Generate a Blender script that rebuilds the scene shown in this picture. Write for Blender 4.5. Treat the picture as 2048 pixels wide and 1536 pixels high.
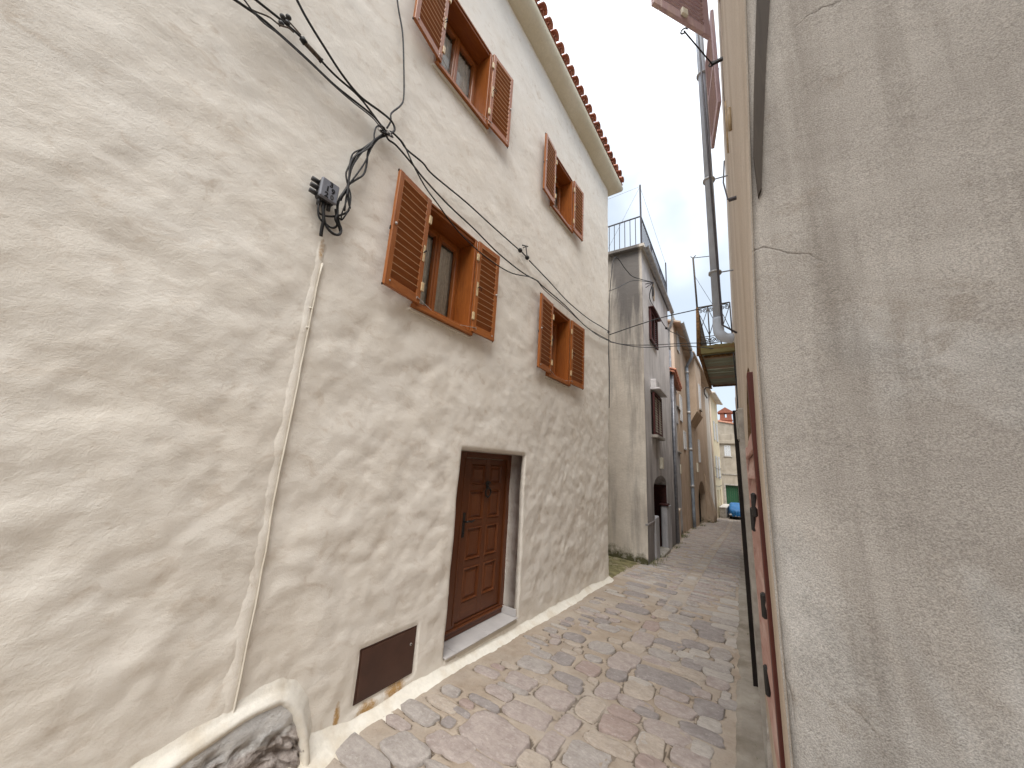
import bpy, bmesh, math, random
from mathutils import Vector, Matrix, noise as NZ

random.seed(7)
for o in list(bpy.data.objects): bpy.data.objects.remove(o)
S = bpy.context.scene
COL = S.collection
rad = math.radians

# ------------------------------------------------------------------ camera
H = 1.95                       # eye height above the paving beside the door
F = 712.06                     # focal length in pixels of the 2048 px wide photograph
RX = Vector((0.82731839, -0.07410635, -0.55682361))   # rows: world axes in camera axes (right, down, forward)
RY = Vector((0.55874601, 0.21065626, 0.80213891))
RZ = Vector((0.05785479, -0.97474724, 0.21568642))
cam_d = bpy.data.cameras.new('camera')
cam = bpy.data.objects.new('camera', cam_d); COL.objects.link(cam)
cam_d.sensor_width = 36; cam_d.sensor_fit = 'HORIZONTAL'; cam_d.lens = F/2048*36
cam_d.clip_start = 0.02; cam_d.clip_end = 5000
right = Vector((RX[0], RY[0], RZ[0])); down = Vector((RX[1], RY[1], RZ[1])); fwd = Vector((RX[2], RY[2], RZ[2]))
m = Matrix((right, -down, -fwd)).transposed().to_4x4(); m.translation = (0, 0, H)
cam.matrix_world = m
S.camera = cam
S.render.resolution_x = 1024; S.render.resolution_y = 768

# ------------------------------------------------------------------ sky, sun, exposure
SUN_EL, SUN_AZ = 56, 158        # azimuth from +Y towards +X
w = bpy.data.worlds.new('World'); S.world = w; w.use_nodes = True
nt = w.node_tree; N = nt.nodes; L = nt.links
bg = N['Background']; bg.inputs['Strength'].default_value = 0.13
sky = N.new('ShaderNodeTexSky'); sky.sky_type = 'NISHITA'; sky.sun_disc = False
sky.sun_elevation = rad(SUN_EL); sky.sun_rotation = rad(SUN_AZ); sky.air_density = 1.2; sky.dust_density = 2.5
tc = N.new('ShaderNodeTexCoord')
cn = N.new('ShaderNodeTexNoise'); cn.inputs['Scale'].default_value = 1.6; cn.inputs['Detail'].default_value = 5; cn.inputs['Roughness'].default_value = .5
L.new(tc.outputs['Generated'], cn.inputs['Vector'])
sx = N.new('ShaderNodeSeparateXYZ'); L.new(tc.outputs['Generated'], sx.inputs[0])
ad = N.new('ShaderNodeMath'); ad.operation = 'MULTIPLY_ADD'; L.new(cn.outputs['Fac'], ad.inputs[0]); ad.inputs[1].default_value = .9; L.new(sx.outputs['Z'], ad.inputs[2])
rp = N.new('ShaderNodeMapRange'); rp.interpolation_type = 'SMOOTHSTEP'; rp.inputs['From Min'].default_value = 1.02; rp.inputs['From Max'].default_value = 1.62
L.new(ad.outputs[0], rp.inputs['Value'])
th = N.new('ShaderNodeMixRGB'); th.inputs['Fac'].default_value = .88; L.new(sky.outputs['Color'], th.inputs['Color1']); th.inputs['Color2'].default_value = (2.6, 2.93, 3.3, 1)   # thin high cloud over blue
mx = N.new('ShaderNodeMixRGB'); L.new(rp.outputs[0], mx.inputs['Fac']); L.new(th.outputs['Color'], mx.inputs['Color1'])
mx.inputs['Color2'].default_value = (14, 14, 14.2, 1)      # bright overcast layer, CIE-like: brightest overhead
L.new(mx.outputs['Color'], bg.inputs['Color'])
sd = bpy.data.lights.new('sun', 'SUN'); sd.energy = 1.5; sd.angle = rad(40); sd.color = (1, .965, .91)
sun = bpy.data.objects.new('sun', sd); COL.objects.link(sun)
sv = Vector((math.sin(rad(SUN_AZ))*math.cos(rad(SUN_EL)), math.cos(rad(SUN_AZ))*math.cos(rad(SUN_EL)), math.sin(rad(SUN_EL))))
sun.rotation_euler = (-sv).to_track_quat('-Z', 'Y').to_euler(); sun.location = (0, 0, 30)
S.view_settings.view_transform = 'Standard'; S.view_settings.look = 'None'
S.view_settings.gamma = 1; S.view_settings.use_curve_mapping = False
S.view_settings.exposure = 1.22

# ------------------------------------------------------------------ pixel rays -> points
def ray(x, y):
    c = Vector((x-1024, y-768, F)); return Vector((RX.dot(c), RY.dot(c), RZ.dot(c)))
def on_x(p, x): r = ray(*p); t = x/r.x; return Vector((x, r.y*t, r.z*t+H))
def on_y(p, y): r = ray(*p); t = y/r.y; return Vector((r.x*t, y, r.z*t+H))
def on_pl(p, a, b):                  # vertical plane through plan points a, b -> (u, z, point)
    r = ray(*p); nx, ny = b[1]-a[1], -(b[0]-a[0])
    t = (a[0]*nx+a[1]*ny)/(r.x*nx+r.y*ny); q = r*t
    l = math.hypot(b[0]-a[0], b[1]-a[1])
    return ((q.x-a[0])*(b[0]-a[0])+(q.y-a[1])*(b[1]-a[1]))/l, q.z+H, Vector((q.x, q.y, q.z+H))
PROF = [(-60, 0), (2.8, 0), (4, -.05), (5.5, -.11), (7.5, -.16), (9.5, -.24), (14.1, -.46), (38, -1.78), (50, -1.82), (400, -3)]
def G(y):                            # height of the paving along the street
    for (a, za), (b, zb) in zip(PROF, PROF[1:]):
        if y <= b: return za+(zb-za)*(y-a)/(b-a)
    return PROF[-1][1]
def on_g(p):                         # pixel -> paving
    r = ray(*p); z = -.05
    for _ in range(40):
        t = (z-H)/r.z; z = G(r.y*t)
    return Vector((r.x*t, r.y*t, z))
def fb(x, y, z=0, o=3): return NZ.fractal(Vector((x, y, z)), 1.0, 2.0, o)
def nz(x, y, z=0): return NZ.noise(Vector((x, y, z)))

# ------------------------------------------------------------------ mesh collecting
class MB:
    def __init__(s): s.v = []; s.f = []; s.mi = []; s.cm = 0; s.smooth = False
    def add(s, vs, fs):
        n = len(s.v); s.v += [tuple(a) for a in vs]
        for f in fs: s.f.append(tuple(i+n for i in f)); s.mi.append(s.cm)
        return s
    def frame(s, o, X, Y, Z, x0, x1, y0, y1, z0, z1, bev=0):   # box in an oriented frame
        o = Vector(o); X = Vector(X); Y = Vector(Y); Z = Vector(Z)
        if bev <= 0:
            vs = [o+X*a+Y*b+Z*c for c in (z0, z1) for b in (y0, y1) for a in (x0, x1)]
            return s.add(vs, [(0, 2, 3, 1), (4, 5, 7, 6), (0, 1, 5, 4), (2, 6, 7, 3), (0, 4, 6, 2), (1, 3, 7, 5)])
        e = min(bev, .45*min(x1-x0, y1-y0, z1-z0))
        vs = []
        for c, i in ((z0, 1), (z0+e, 0), (z1-e, 0), (z1, 1)):
            d = e*i
            a0, a1, b0, b1 = x0, x1, y0, y1
            if i: ring = [(a0+d, b0+d), (a1-d, b0+d), (a1-d, b0+d), (a1-d, b1-d), (a1-d, b1-d), (a0+d, b1-d), (a0+d, b1-d), (a0+d, b0+d)]
            ring = [(a0+e, b0+d), (a1-e, b0+d), (a1-d, b0+e), (a1-d, b1-e), (a1-e, b1-d), (a0+e, b1-d), (a0+d, b1-e), (a0+d, b0+e)]
            vs += [o+X*a+Y*b+Z*c for a, b in ring]
        fs = [tuple(range(7, -1, -1)), tuple(range(24, 32))]
        for k in range(3):
            for j in range(8): fs.append((k*8+j, k*8+(j+1) % 8, k*8+8+(j+1) % 8, k*8+8+j))
        return s.add(vs, fs)
    def box(s, x0, x1, y0, y1, z0, z1, bev=0):
        return s.frame((0, 0, 0), (1, 0, 0), (0, 1, 0), (0, 0, 1), min(x0, x1), max(x0, x1), min(y0, y1), max(y0, y1), min(z0, z1), max(z0, z1), bev)
    def tube(s, pts, r, n=6, cap=True):
        pts = [Vector(p) for p in pts]; k = len(pts)
        rs = r if isinstance(r, (list, tuple)) else [r]*k
        t0 = (pts[1]-pts[0]).normalized()
        up = Vector((0, 0, 1)) if abs(t0.z) < .9 else Vector((1, 0, 0))
        u = t0.cross(up).normalized(); vs = []
        for i, p in enumerate(pts):
            t = (pts[min(i+1, k-1)]-pts[max(i-1, 0)])
            t = t.normalized() if t.length > 1e-9 else t0
            u = u-t*u.dot(t); u = u.normalized() if u.length > 1e-6 else t.orthogonal().normalized(); b = t.cross(u)
            for j in range(n):
                a = 2*math.pi*j/n; vs.append(p+(u*math.cos(a)+b*math.sin(a))*rs[i])
        fs = []
        for i in range(k-1):
            for j in range(n): fs.append((i*n+j, i*n+(j+1) % n, (i+1)*n+(j+1) % n, (i+1)*n+j))
        if cap: fs += [tuple(range(n-1, -1, -1)), tuple(range((k-1)*n, k*n))]
        return s.add(vs, fs)
    def grid(s, rows):               # rows of equal-length point lists
        n = len(rows[0]); vs = [p for r in rows for p in r]
        return s.add(vs, [(i*n+j, i*n+j+1, (i+1)*n+j+1, (i+1)*n+j) for i in range(len(rows)-1) for j in range(n-1)])
    def ball(s, c, r, n=8, sx=1, sy=1, sz=1):
        c = Vector(c); vs = [c+Vector((0, 0, -r*sz))]; 
        for i in range(1, n//2+1):
            a = math.pi*i/(n//2+1)-math.pi/2
            for j in range(n):
                b = 2*math.pi*j/n; vs.append(c+Vector((r*sx*math.cos(a)*math.cos(b), r*sy*math.cos(a)*math.sin(b), r*sz*math.sin(a))))
        vs.append(c+Vector((0, 0, r*sz))); q = n//2
        fs = [(0, 1+(j+1) % n, 1+j) for j in range(n)]
        for i in range(q-1):
            for j in range(n): fs.append((1+i*n+j, 1+i*n+(j+1) % n, 1+(i+1)*n+(j+1) % n, 1+(i+1)*n+j))
        e = len(vs)-1; fs += [(e, 1+(q-1)*n+j, 1+(q-1)*n+(j+1) % n) for j in range(n)]
        return s.add(vs, fs)
    def poly_prism(s, o, X, Y, Z, pts, z0, z1):   # outline pts in X,Y extruded along Z
        o = Vector(o); X = Vector(X); Y = Vector(Y); Z = Vector(Z); n = len(pts)
        vs = [o+X*a+Y*b+Z*z0 for a, b in pts]+[o+X*a+Y*b+Z*z1 for a, b in pts]
        return s.add(vs, [tuple(range(n-1, -1, -1)), tuple(range(n, 2*n))]+[(i, (i+1) % n, n+(i+1) % n, n+i) for i in range(n)])
    def build(s, name, mat, parent=None, smooth=None, fix=True):
        me = bpy.data.meshes.new(name)
        vs = s.v
        xs = [v[0] for v in vs]; ys = [v[1] for v in vs]; zs = [v[2] for v in vs]
        o = Vector(((min(xs)+max(xs))/2, (min(ys)+max(ys))/2, min(zs)))
        me.from_pydata([(a-o.x, b-o.y, c-o.z) for a, b, c in vs], [], s.f)
        for mt in (mat if isinstance(mat, (list, tuple)) else [mat]): me.materials.append(mt)
        if any(s.mi): me.polygons.foreach_set('material_index', s.mi)
        if smooth if smooth is not None else s.smooth: me.polygons.foreach_set('use_smooth', [True]*len(me.polygons))
        if fix and len(me.polygons) < 60000:
            bm = bmesh.new(); bm.from_mesh(me); bmesh.ops.recalc_face_normals(bm, faces=bm.faces); bm.to_mesh(me); bm.free()
        me.update()
        return link(bpy.data.objects.new(name, me), o, parent)
WL = {}
def link(ob, wl, parent=None):
    COL.objects.link(ob); WL[ob] = Vector(wl)
    if parent is not None: ob.parent = parent; ob.location = WL[ob]-WL[parent]
    else: ob.location = wl
    return ob
def thing(name, loc, label, cat, group=None):
    o = bpy.data.objects.new(name, None); o.empty_display_size = .2; link(o, loc); return tag(o, label, cat, group)
def tag(o, label, cat, group=None):
    o['label'] = label; o['category'] = cat
    if group: o['group'] = group
    return o
def spline(pts, k=6):
    pts = [Vector(p) for p in pts]; out = []
    for i in range(len(pts)-1):
        p0 = pts[max(i-1, 0)]; p1 = pts[i]; p2 = pts[i+1]; p3 = pts[min(i+2, len(pts)-1)]
        for j in range(k):
            t = j/k; out.append(.5*((2*p1)+(p2-p0)*t+(2*p0-5*p1+4*p2-p3)*t*t+(3*p1-p0-3*p2+p3)*t**3))
    return out+[pts[-1]]

# ------------------------------------------------------------------ materials
def mat(name, rough=.8, spec=.3):
    mt = bpy.data.materials.new(name); mt.use_nodes = True; b = mt.node_tree.nodes['Principled BSDF']
    b.inputs['Roughness'].default_value = rough; b.inputs['Specular IOR Level'].default_value = spec
    return mt, mt.node_tree.nodes, mt.node_tree.links, b
def pos(N, L, sc=(1, 1, 1), obj=False, rot=(0, 0, 0)):
    mp = N.new('ShaderNodeMapping'); mp.inputs['Scale'].default_value = sc; mp.inputs['Rotation'].default_value = rot
    if obj: t = N.new('ShaderNodeTexCoord'); L.new(t.outputs['Object'], mp.inputs['Vector'])
    else: g = N.new('ShaderNodeNewGeometry'); L.new(g.outputs['Position'], mp.inputs['Vector'])
    return mp.outputs['Vector']
def noi(N, L, vec, sc, det=4, ro=.55, dist=0):
    n = N.new('ShaderNodeTexNoise'); n.inputs['Scale'].default_value = sc; n.inputs['Detail'].default_value = det
    n.inputs['Roughness'].default_value = ro; n.inputs['Distortion'].default_value = dist; L.new(vec, n.inputs['Vector']); return n.outputs['Fac']
def ramp(N, L, fac, a, b, ca=(0, 0, 0), cb=(1, 1, 1)):
    r = N.new('ShaderNodeValToRGB'); e = r.color_ramp.elements; e[0].position = a; e[1].position = b
    e[0].color = (*ca, 1); e[1].color = (*cb, 1); L.new(fac, r.inputs['Fac']); return r.outputs['Color']
def mixc(N, L, fac, a, b, mode='MIX'):
    x = N.new('ShaderNodeMixRGB'); x.blend_type = mode
    for sk, v in (('Fac', fac), ('Color1', a), ('Color2', b)):
        if isinstance(v, (int, float)): x.inputs[sk].default_value = v
        elif isinstance(v, tuple): x.inputs[sk].default_value = (*v, 1)
        else: L.new(v, x.inputs[sk])
    return x.outputs['Color']
def math_(N, L, op, a, b=None, clamp=False):
    x = N.new('ShaderNodeMath'); x.operation = op; x.use_clamp = clamp
    for i, v in enumerate((a, b)):
        if v is None: continue
        if isinstance(v, (int, float)): x.inputs[i].default_value = v
        else: L.new(v, x.inputs[i])
    return x.outputs[0]
def bump(N, L, b, h, st, dist=.01, prev=None):
    x = N.new('ShaderNodeBump'); x.inputs['Strength'].default_value = st; x.inputs['Distance'].default_value = dist; L.new(h, x.inputs['Height'])
    if prev is not None: L.new(prev, x.inputs['Normal'])
    L.new(x.outputs['Normal'], b.inputs['Normal']); return x.outputs['Normal']
def band(N, L, axis, lo, hi):        # world-position mask: 1 inside lo..hi with soft ends
    g = N.new('ShaderNodeNewGeometry'); s_ = N.new('ShaderNodeSeparateXYZ'); L.new(g.outputs['Position'], s_.inputs[0])
    mr = N.new('ShaderNodeMapRange'); mr.inputs['From Min'].default_value = lo; mr.inputs['From Max'].default_value = hi
    L.new(s_.outputs[axis], mr.inputs['Value']); return mr.outputs[0]
def plaster(name, c1, c2, sc=1.5, c3=None, streak=0, sc3=.6, rough=.9, bst=.35, grain=90, moss=None, mossz=(0, .6), stretch=(1, 1, 1)):
    mt, N, L, b = mat(name, rough, .2)
    v = pos(N, L, stretch); col = ramp(N, L, noi(N, L, v, sc, 6, .6, .4), .38, .66, c1, c2)
    if c3 is not None:
        v2 = pos(N, L, (1, 1, .12 if streak else 1)); f = ramp(N, L, noi(N, L, v2, sc3*4 if streak else sc3, 5, .6), .50, .74)
        col = mixc(N, L, f, col, c3)
    p = pos(N, L); fine = noi(N, L, p, grain, 3, .7)
    col = mixc(N, L, .25, col, ramp(N, L, noi(N, L, p, grain*.35, 4, .7), .3, .7, (.55, .55, .55), (1, 1, 1)), 'MULTIPLY')
    if moss:
        k = math_(N, L, 'SUBTRACT', 1, band(N, L, 'Z', *mossz)); n2 = noi(N, L, p, 5, 5, .65)
        f = ramp(N, L, math_(N, L, 'MULTIPLY', math_(N, L, 'ADD', k, .35), n2), .38, .62)
        f = math_(N, L, 'MULTIPLY', f, ramp(N, L, k, .02, .3))
        col = mixc(N, L, f, col, moss)
    L.new(col, b.inputs['Base Color'])
    n1 = bump(N, L, b, noi(N, L, p, 9, 4, .6), bst, .02); bump(N, L, b, fine, bst*.8, .006, n1)
    return mt
def plain(name, c, rough=.6, spec=.4, var=.25, sc=12, metal=0, bst=.1, dirt=None):
    mt, N, L, b = mat(name, rough, spec); p = pos(N, L)
    d = tuple(x*(1-var) for x in c); u = tuple(min(1, x*(1+var)) for x in c)
    col = ramp(N, L, noi(N, L, p, sc, 4, .6), .35, .65, d, u)
    if dirt: col = mixc(N, L, ramp(N, L, noi(N, L, p, sc*.6, 6, .7), .52, .68), col, dirt)
    L.new(col, b.inputs['Base Color']); b.inputs['Metallic'].default_value = metal
    if bst: bump(N, L, b, noi(N, L, p, sc*4, 3, .6), bst, .004)
    return mt
def wood(name, c1, c2, rough=.42, axis='Z', sc=14, spec=.45, worn=None):
    mt, N, L, b = mat(name, rough, spec)
    st = {'X': (.12, 1, 1), 'Y': (1, .12, 1), 'Z': (1, 1, .1)}[axis]
    v = pos(N, L, st); n = noi(N, L, v, sc*3, 6, .65, 1.2); n2 = noi(N, L, pos(N, L), 2.5, 3, .5)
    col = ramp(N, L, n, .3, .7, c2, c1); col = mixc(N, L, ramp(N, L, n2, .3, .7, (.0,)*3, (.45,)*3), col, c2)
    if worn: col = mixc(N, L, ramp(N, L, noi(N, L, v, sc, 6, .7), .5, .62), col, worn)
    L.new(col, b.inputs['Base Color']); bump(N, L, b, n, .15, .003)
    return mt
def glass(name):
    mt = bpy.data.materials.new(name); mt.use_nodes = True; N = mt.node_tree.nodes; L = mt.node_tree.links
    N.remove(N['Principled BSDF']); out = N['Material Output']
    t = N.new('ShaderNodeBsdfTransparent'); t.inputs[0].default_value = (.97, .98, .97, 1); g = N.new('ShaderNodeBsdfGlossy'); g.inputs['Roughness'].default_value = .03
    fr = N.new('ShaderNodeFresnel'); fr.inputs[0].default_value = 1.5; x = N.new('ShaderNodeMixShader')
    L.new(fr.outputs[0], x.inputs[0]); L.new(t.outputs[0], x.inputs[1]); L.new(g.outputs[0], x.inputs[2]); L.new(x.outputs[0], out.inputs[0])
    return mt

def make_white_plaster():
    mt, N, L, b = mat('white_house_plaster', .92, .15); p = pos(N, L)
    v = pos(N, L, (1, 1, 1.35), rot=(rad(24), 0, 0))
    col = ramp(N, L, noi(N, L, v, 1.9, 7, .62, .5), .30, .70, (.825, .775, .695), (.88, .845, .78))
    col = mixc(N, L, ramp(N, L, noi(N, L, v, 5.5, 7, .68, .8), .55, .74, (0,)*3, (.58,)*3), col, (.58, .485, .385))
    col = mixc(N, L, ramp(N, L, noi(N, L, p, 26, 5, .7), .62, .75, (0,)*3, (.25,)*3), col, (.50, .42, .33))
    # rust that has run from the metal hatch, and from the cable entry
    g = N.new('ShaderNodeNewGeometry'); s_ = N.new('ShaderNodeSeparateXYZ'); L.new(g.outputs['Position'], s_.inputs[0])
    def blob(y, z, sy, sz):
        a = math_(N, L, 'POWER', math_(N, L, 'DIVIDE', math_(N, L, 'SUBTRACT', s_.outputs['Y'], y), sy), 2)
        c = math_(N, L, 'POWER', math_(N, L, 'DIVIDE', math_(N, L, 'SUBTRACT', s_.outputs['Z'], z), sz), 2)
        return math_(N, L, 'SUBTRACT', 1, math_(N, L, 'ADD', a, c), True)
    r = math_(N, L, 'MAXIMUM', blob(2.33, .09, .14, .09), blob(2.07, .06, .13, .08))
    r = math_(N, L, 'MAXIMUM', r, blob(1.82, .12, .035, .13))
    r = math_(N, L, 'MAXIMUM', r, math_(N, L, 'MULTIPLY', blob(1.13, 3.43, .03, .16), .7))
    rn = ramp(N, L, math_(N, L, 'MULTIPLY', math_(N, L, 'POWER', r, .7), noi(N, L, p, 30, 7, .8)), .24, .48, (0,)*3, (.9,)*3)
    col = mixc(N, L, rn, col, (.44, .245, .06))
    L.new(col, b.inputs['Base Color'])
    n1 = bump(N, L, b, noi(N, L, v, 13, 6, .65, .3), .42, .012); bump(N, L, b, noi(N, L, p, 130, 3, .7), .35, .005, n1)
    return mt
M = {}
M['wh'] = make_white_plaster()
M['lime'] = plaster('limewash_skirting', (.80, .76, .67), (.86, .83, .755), 3, (.66, .58, .46), False, 3.5, bst=.35)
M['cornice'] = plaster('cream_cornice', (.70, .63, .47), (.78, .72, .57), 1.2, bst=.15)
M['reveal'] = plaster('reveal_plaster', (.66, .60, .51), (.74, .69, .60), 2, bst=.15)
M['tile_r'] = plain('clay_tile', (.50, .215, .14), .85, .2, .3, 9, bst=.3, dirt=(.40, .27, .21))
M['tile_r2'] = plain('clay_tile_pale', (.58, .30, .21), .85, .2, .3, 9, bst=.3, dirt=(.36, .24, .18))
M['wood'] = wood('varnished_wood', (.44, .152, .036), (.26, .077, .017), .34)
M['woody'] = wood('varnished_wood_rail', (.44, .152, .036), (.26, .077, .017), .34, 'Y')
M['slat'] = wood('varnished_slat', (.37, .120, .026), (.23, .066, .014), .42, 'Y')
M['lining'] = wood('varnished_lining', (.43, .138, .028), (.25, .070, .014), .38)
M['door'] = wood('door_wood', (.165, .052, .016), (.095, .027, .009), .38)
M['doory'] = wood('door_wood_rail', (.165, .052, .016), (.095, .027, .009), .38, 'Y')
M['panel'] = wood('door_panel_wood', (.195, .062, .018), (.115, .033, .011), .34)
M['glass'] = glass('window_glass')
M['curtain'] = plain('curtain_cloth', (.92, .90, .86), .95, .1, .08, 30, bst=.1)
M['brass'] = plain('pale_brass', (.62, .47, .27), .4, .5, .2, 30)
M['steel'] = plain('zinc_plated_rod', (.50, .47, .44), .4, .5, .2, 40, metal=.5)
M['iron'] = plain('black_iron', (.018, .016, .015), .5, .4, .3, 40)
M['steptile'] = plain('grey_step_tile', (.50, .48, .47), .45, .4, .08, 6, bst=.03)
M['hatch'] = plain('brown_painted_steel', (.070, .030, .019), .42, .45, .15, 5, bst=.04, dirt=(.085, .040, .026))
M['cable'] = plain('black_cable', (.012, .0115, .012), .55, .4, .4, 30)
M['cableg'] = plain('grey_cable', (.05, .05, .054), .6, .3, .4, 30)
M['splice'] = plain('brown_splice_tape', (.10, .075, .058), .7, .2, .4, 60)
M['boxg'] = plain('grey_plastic', (.20, .21, .245), .45, .4, .1, 20, bst=.03)
M['boxd'] = plain('dark_plastic', (.05, .05, .052), .5, .4, .2, 30)
M['digit'] = plain('black_print', (.015, .015, .018), .6, .2, .1, 30, bst=0)
M['conduit'] = plaster('painted_conduit', (.70, .64, .54), (.77, .72, .63), 3, bst=.1)
def rubble():
    mt, N, L, b = mat('rough_rubble_stone', .95, .15); p = pos(N, L)
    n = noi(N, L, p, 15, 8, .72, .1)
    col = ramp(N, L, n, .30, .66, (.24, .19, .165), (.66, .60, .56))
    gz_ = band(N, L, 'Z', .20, .40); f = ramp(N, L, math_(N, L, 'ADD', gz_, math_(N, L, 'MULTIPLY', noi(N, L, p, 7, 5, .65), .9)), .62, .80)
    col = mixc(N, L, f, col, ramp(N, L, noi(N, L, p, 14, 5, .6), .35, .65, (.58, .57, .56), (.74, .72, .69)))
    L.new(col, b.inputs['Base Color']); bump(N, L, b, n, .9, .04); return mt
M['rubble'] = rubble()

# ------------------------------------------------------------------ the white house
XW = -2.6; YC = 7.50
wh = thing('white_house', (XW-2, 3, 0), 'white lumpy-plastered house with four brown-shuttered windows and panelled door', 'house')
WINS = [  # name, y0, y1, z0, z1, left shutter w, right shutter w, open angles
    ('lower near', 2.03, 2.80, 3.36, 4.47), ('lower far', 4.66, 5.37, 3.32, 4.45),
    ('upper near', 1.93, 2.77, 6.15, 7.28), ('upper far', 4.58, 5.34, 6.24, 7.30)]
OPEN = [(w_[1], w_[2], w_[3], w_[4]) for w_ in WINS]+[(2.90, 4.15, .10, 2.05), (1.965, 2.505, .135, .49)]
def wdisp(y, z):
    low = 1.0-min(1, max(0, (z-1.0)/4.0))
    a = fb(y*.75, z*.75, 3.1, 2)*.012
    u, v = y*.93-z*.37, z*.93+y*.37
    b = fb(u*2.9, v*3.3, 9.7, 4)*(.0055+.0085*low)
    w1 = fb(u*4.6+.9*nz(u*1.7, v*1.7, 4), v*5.6+.9*nz(u*1.9, v*1.9, 8), 6.2, 3)
    c = (w1-.45*abs(w1))*(.003+.0055*low)          # dabs pressed up by the trowel: round tops, sharper hollows
    d = fb(u*11, v*13, 1.3, 2)*(.0013+.0026*low)
    return a+b+c+d
def white_wall():
    rc = .09
    ss = []; y = -3.2
    while y < YC-rc-.001: ss.append(y); y += .12 if y < -.3 else .027
    ss.append(YC-rc)
    brk = sorted({o[0] for o in OPEN}|{o[1] for o in OPEN})
    for bk in brk:                                 # snap grid lines to openings
        i = min(range(len(ss)), key=lambda k: abs(ss[k]-bk)); ss[i] = bk
    ss = sorted(set(ss)); ny = len(ss)
    plan = [(XW, y, 1, 0) for y in ss]
    for k in range(1, 7):
        a = math.pi/2*k/6; plan.append((XW-rc+rc*math.cos(a), YC-rc+rc*math.sin(a), math.cos(a), math.sin(a)))
    xx = XW-rc
    while xx > -7: xx -= .15; plan.append((xx, YC, 0, 1))
    zs = []; z = -.5
    while z < 8.85: zs.append(z); z += .03
    zs.append(8.85)
    for bk in sorted({o[2] for o in OPEN}|{o[3] for o in OPEN}):
        i = min(range(len(zs)), key=lambda k: abs(zs[k]-bk)); zs[i] = bk
    zs = sorted(set(zs))
    mb = MB(); vs = []
    for (px, py, nx, ny_) in plan:
        for z in zs:
            d = wdisp(py, z) if nx > .01 else wdisp(py-px+XW, z)
            yy = py
            for (a, b_, c, e) in OPEN:
                if nx < 1: break
                dx = max(a-py, py-b_, 0); dz = max(c-z, z-e, 0); q = math.hypot(dx, dz); 
                isd = b_-a > 1.1
                if q < .16:
                    d *= .35+.65*q/.16
                    r_ = .045 if isd else .022
                    if q < r_: d -= r_-math.sqrt(max(0, r_*r_-(r_-q)**2))
                    if isd: yy += .016*nz(z*2.2, 5+a)*(1-q/.16)
            vs.append((px+nx*d, yy+ny_*d, z))
    nzs = len(zs); fs = []
    deep = {}
    def dp(i):
        if i not in deep:
            p = vs[i]; deep[i] = len(vs); vs.append((XW-.30, p[1], p[2]))
        return deep[i]
    def inside(i, j):
        if i+1 >= len(plan) or i < 0 or j < 0 or plan[i][2] < 1: return False
        ym = (plan[i][1]+plan[i+1][1])/2; zm = (zs[j]+zs[min(j+1, nzs-1)])/2
        return any(a < ym < b_ and c < zm < e for a, b_, c, e in OPEN)
    for i in range(len(plan)-1):
        for j in range(nzs-1):
            q = i*nzs+j
            if not inside(i, j): fs.append((q, q+nzs, q+nzs+1, q+1)); continue
            if not inside(i-1, j): fs.append((q, q+1, dp(q+1), dp(q)))
            if not inside(i+1, j): fs.append((q+nzs+1, q+nzs, dp(q+nzs), dp(q+nzs+1)))
            if not inside(i, j-1): fs.append((q+nzs, q, dp(q), dp(q+nzs)))
            if not inside(i, j+1): fs.append((q+1, q+nzs+1, dp(q+nzs+1), dp(q+1)))
    mb.add(vs, fs); o = mb.build('wall', M['wh'], wh, True)
    b = MB(); b.box(-7.3, -7.2, -3.2, YC, -.5, 8.85); b.box(-7.2, XW-.02, -3.35, -3.2, -.5, 8.85); b.box(-7.2, XW-.05, -3.2, YC-.1, 8.70, 8.76); b.box(-7.2, XW-.6, -3.2, YC-.1, 2.55, 2.7)
    b.build('rear_wall', M['reveal'], wh)
white_wall()

def sweep(profile, ss, name, m_, parent, corner=True, mitre=False):
    rows = []
    for y in ss: rows.append([(XW+o, y, z) for o, z in profile(y)])
    if mitre: rows += [[(XW+o, YC+o, z) for o, z in profile(YC)], [(-6, YC+o, z) for o, z in profile(YC)]]
    elif corner:
        for k in range(1, 6):
            a = math.pi/2*k/5; pr = profile(YC)
            rows.append([(XW-.05+(o+.05)*math.cos(a), YC-.05+(o+.05)*math.sin(a), z) for o, z in pr])
        rows.append([(-5, YC-.05+(o+.05), z) for o, z in profile(YC)])
    return MB().grid(rows).build(name, m_, parent, True)
def skirt(y):
    g = G(y); k = max(0, min(1, (1.95-y)/.5)); w_ = .135+.02*nz(y*2.3, 4)+.17*k*k*(3-2*k); h_ = .075+.018*nz(y*1.7, 8)+.10*k
    if 2.9 < y < 4.15: h_ = min(h_, .06)
    n = 8; out = [(-.04, g+h_+.05)]
    for i in range(n+1):
        t = i/n; out.append((-.012+wdisp(y, .1)*.4+(w_+.012)*(t**1.25), g+h_*(1-t)**1.5+.004*nz(y*7, t*4)-.012*t))
    out.append((w_+.012, g-.06)); return out
sweep(skirt, [1.46+.05*i for i in range(int((YC-.05-1.46)/.05))]+[YC-.05], 'skirting', M['lime'], wh)
def corn(y):
    out = [(-.05, 8.69), (0.004, 8.70)]
    for i in range(9):
        t = i/8; out.append((.015+.255*math.sin(t*math.pi/2*.98)**1.0*1.0, 8.70+.165*(1-math.cos(t*math.pi/2))))
    return out+[(.275, 8.90), (.2, 8.92), (-.3, 8.98)]
sweep(corn, [-3.2+.2*i for i in range(53)]+[YC-.05], 'cornice', M['cornice'], wh, True, True)

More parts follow.
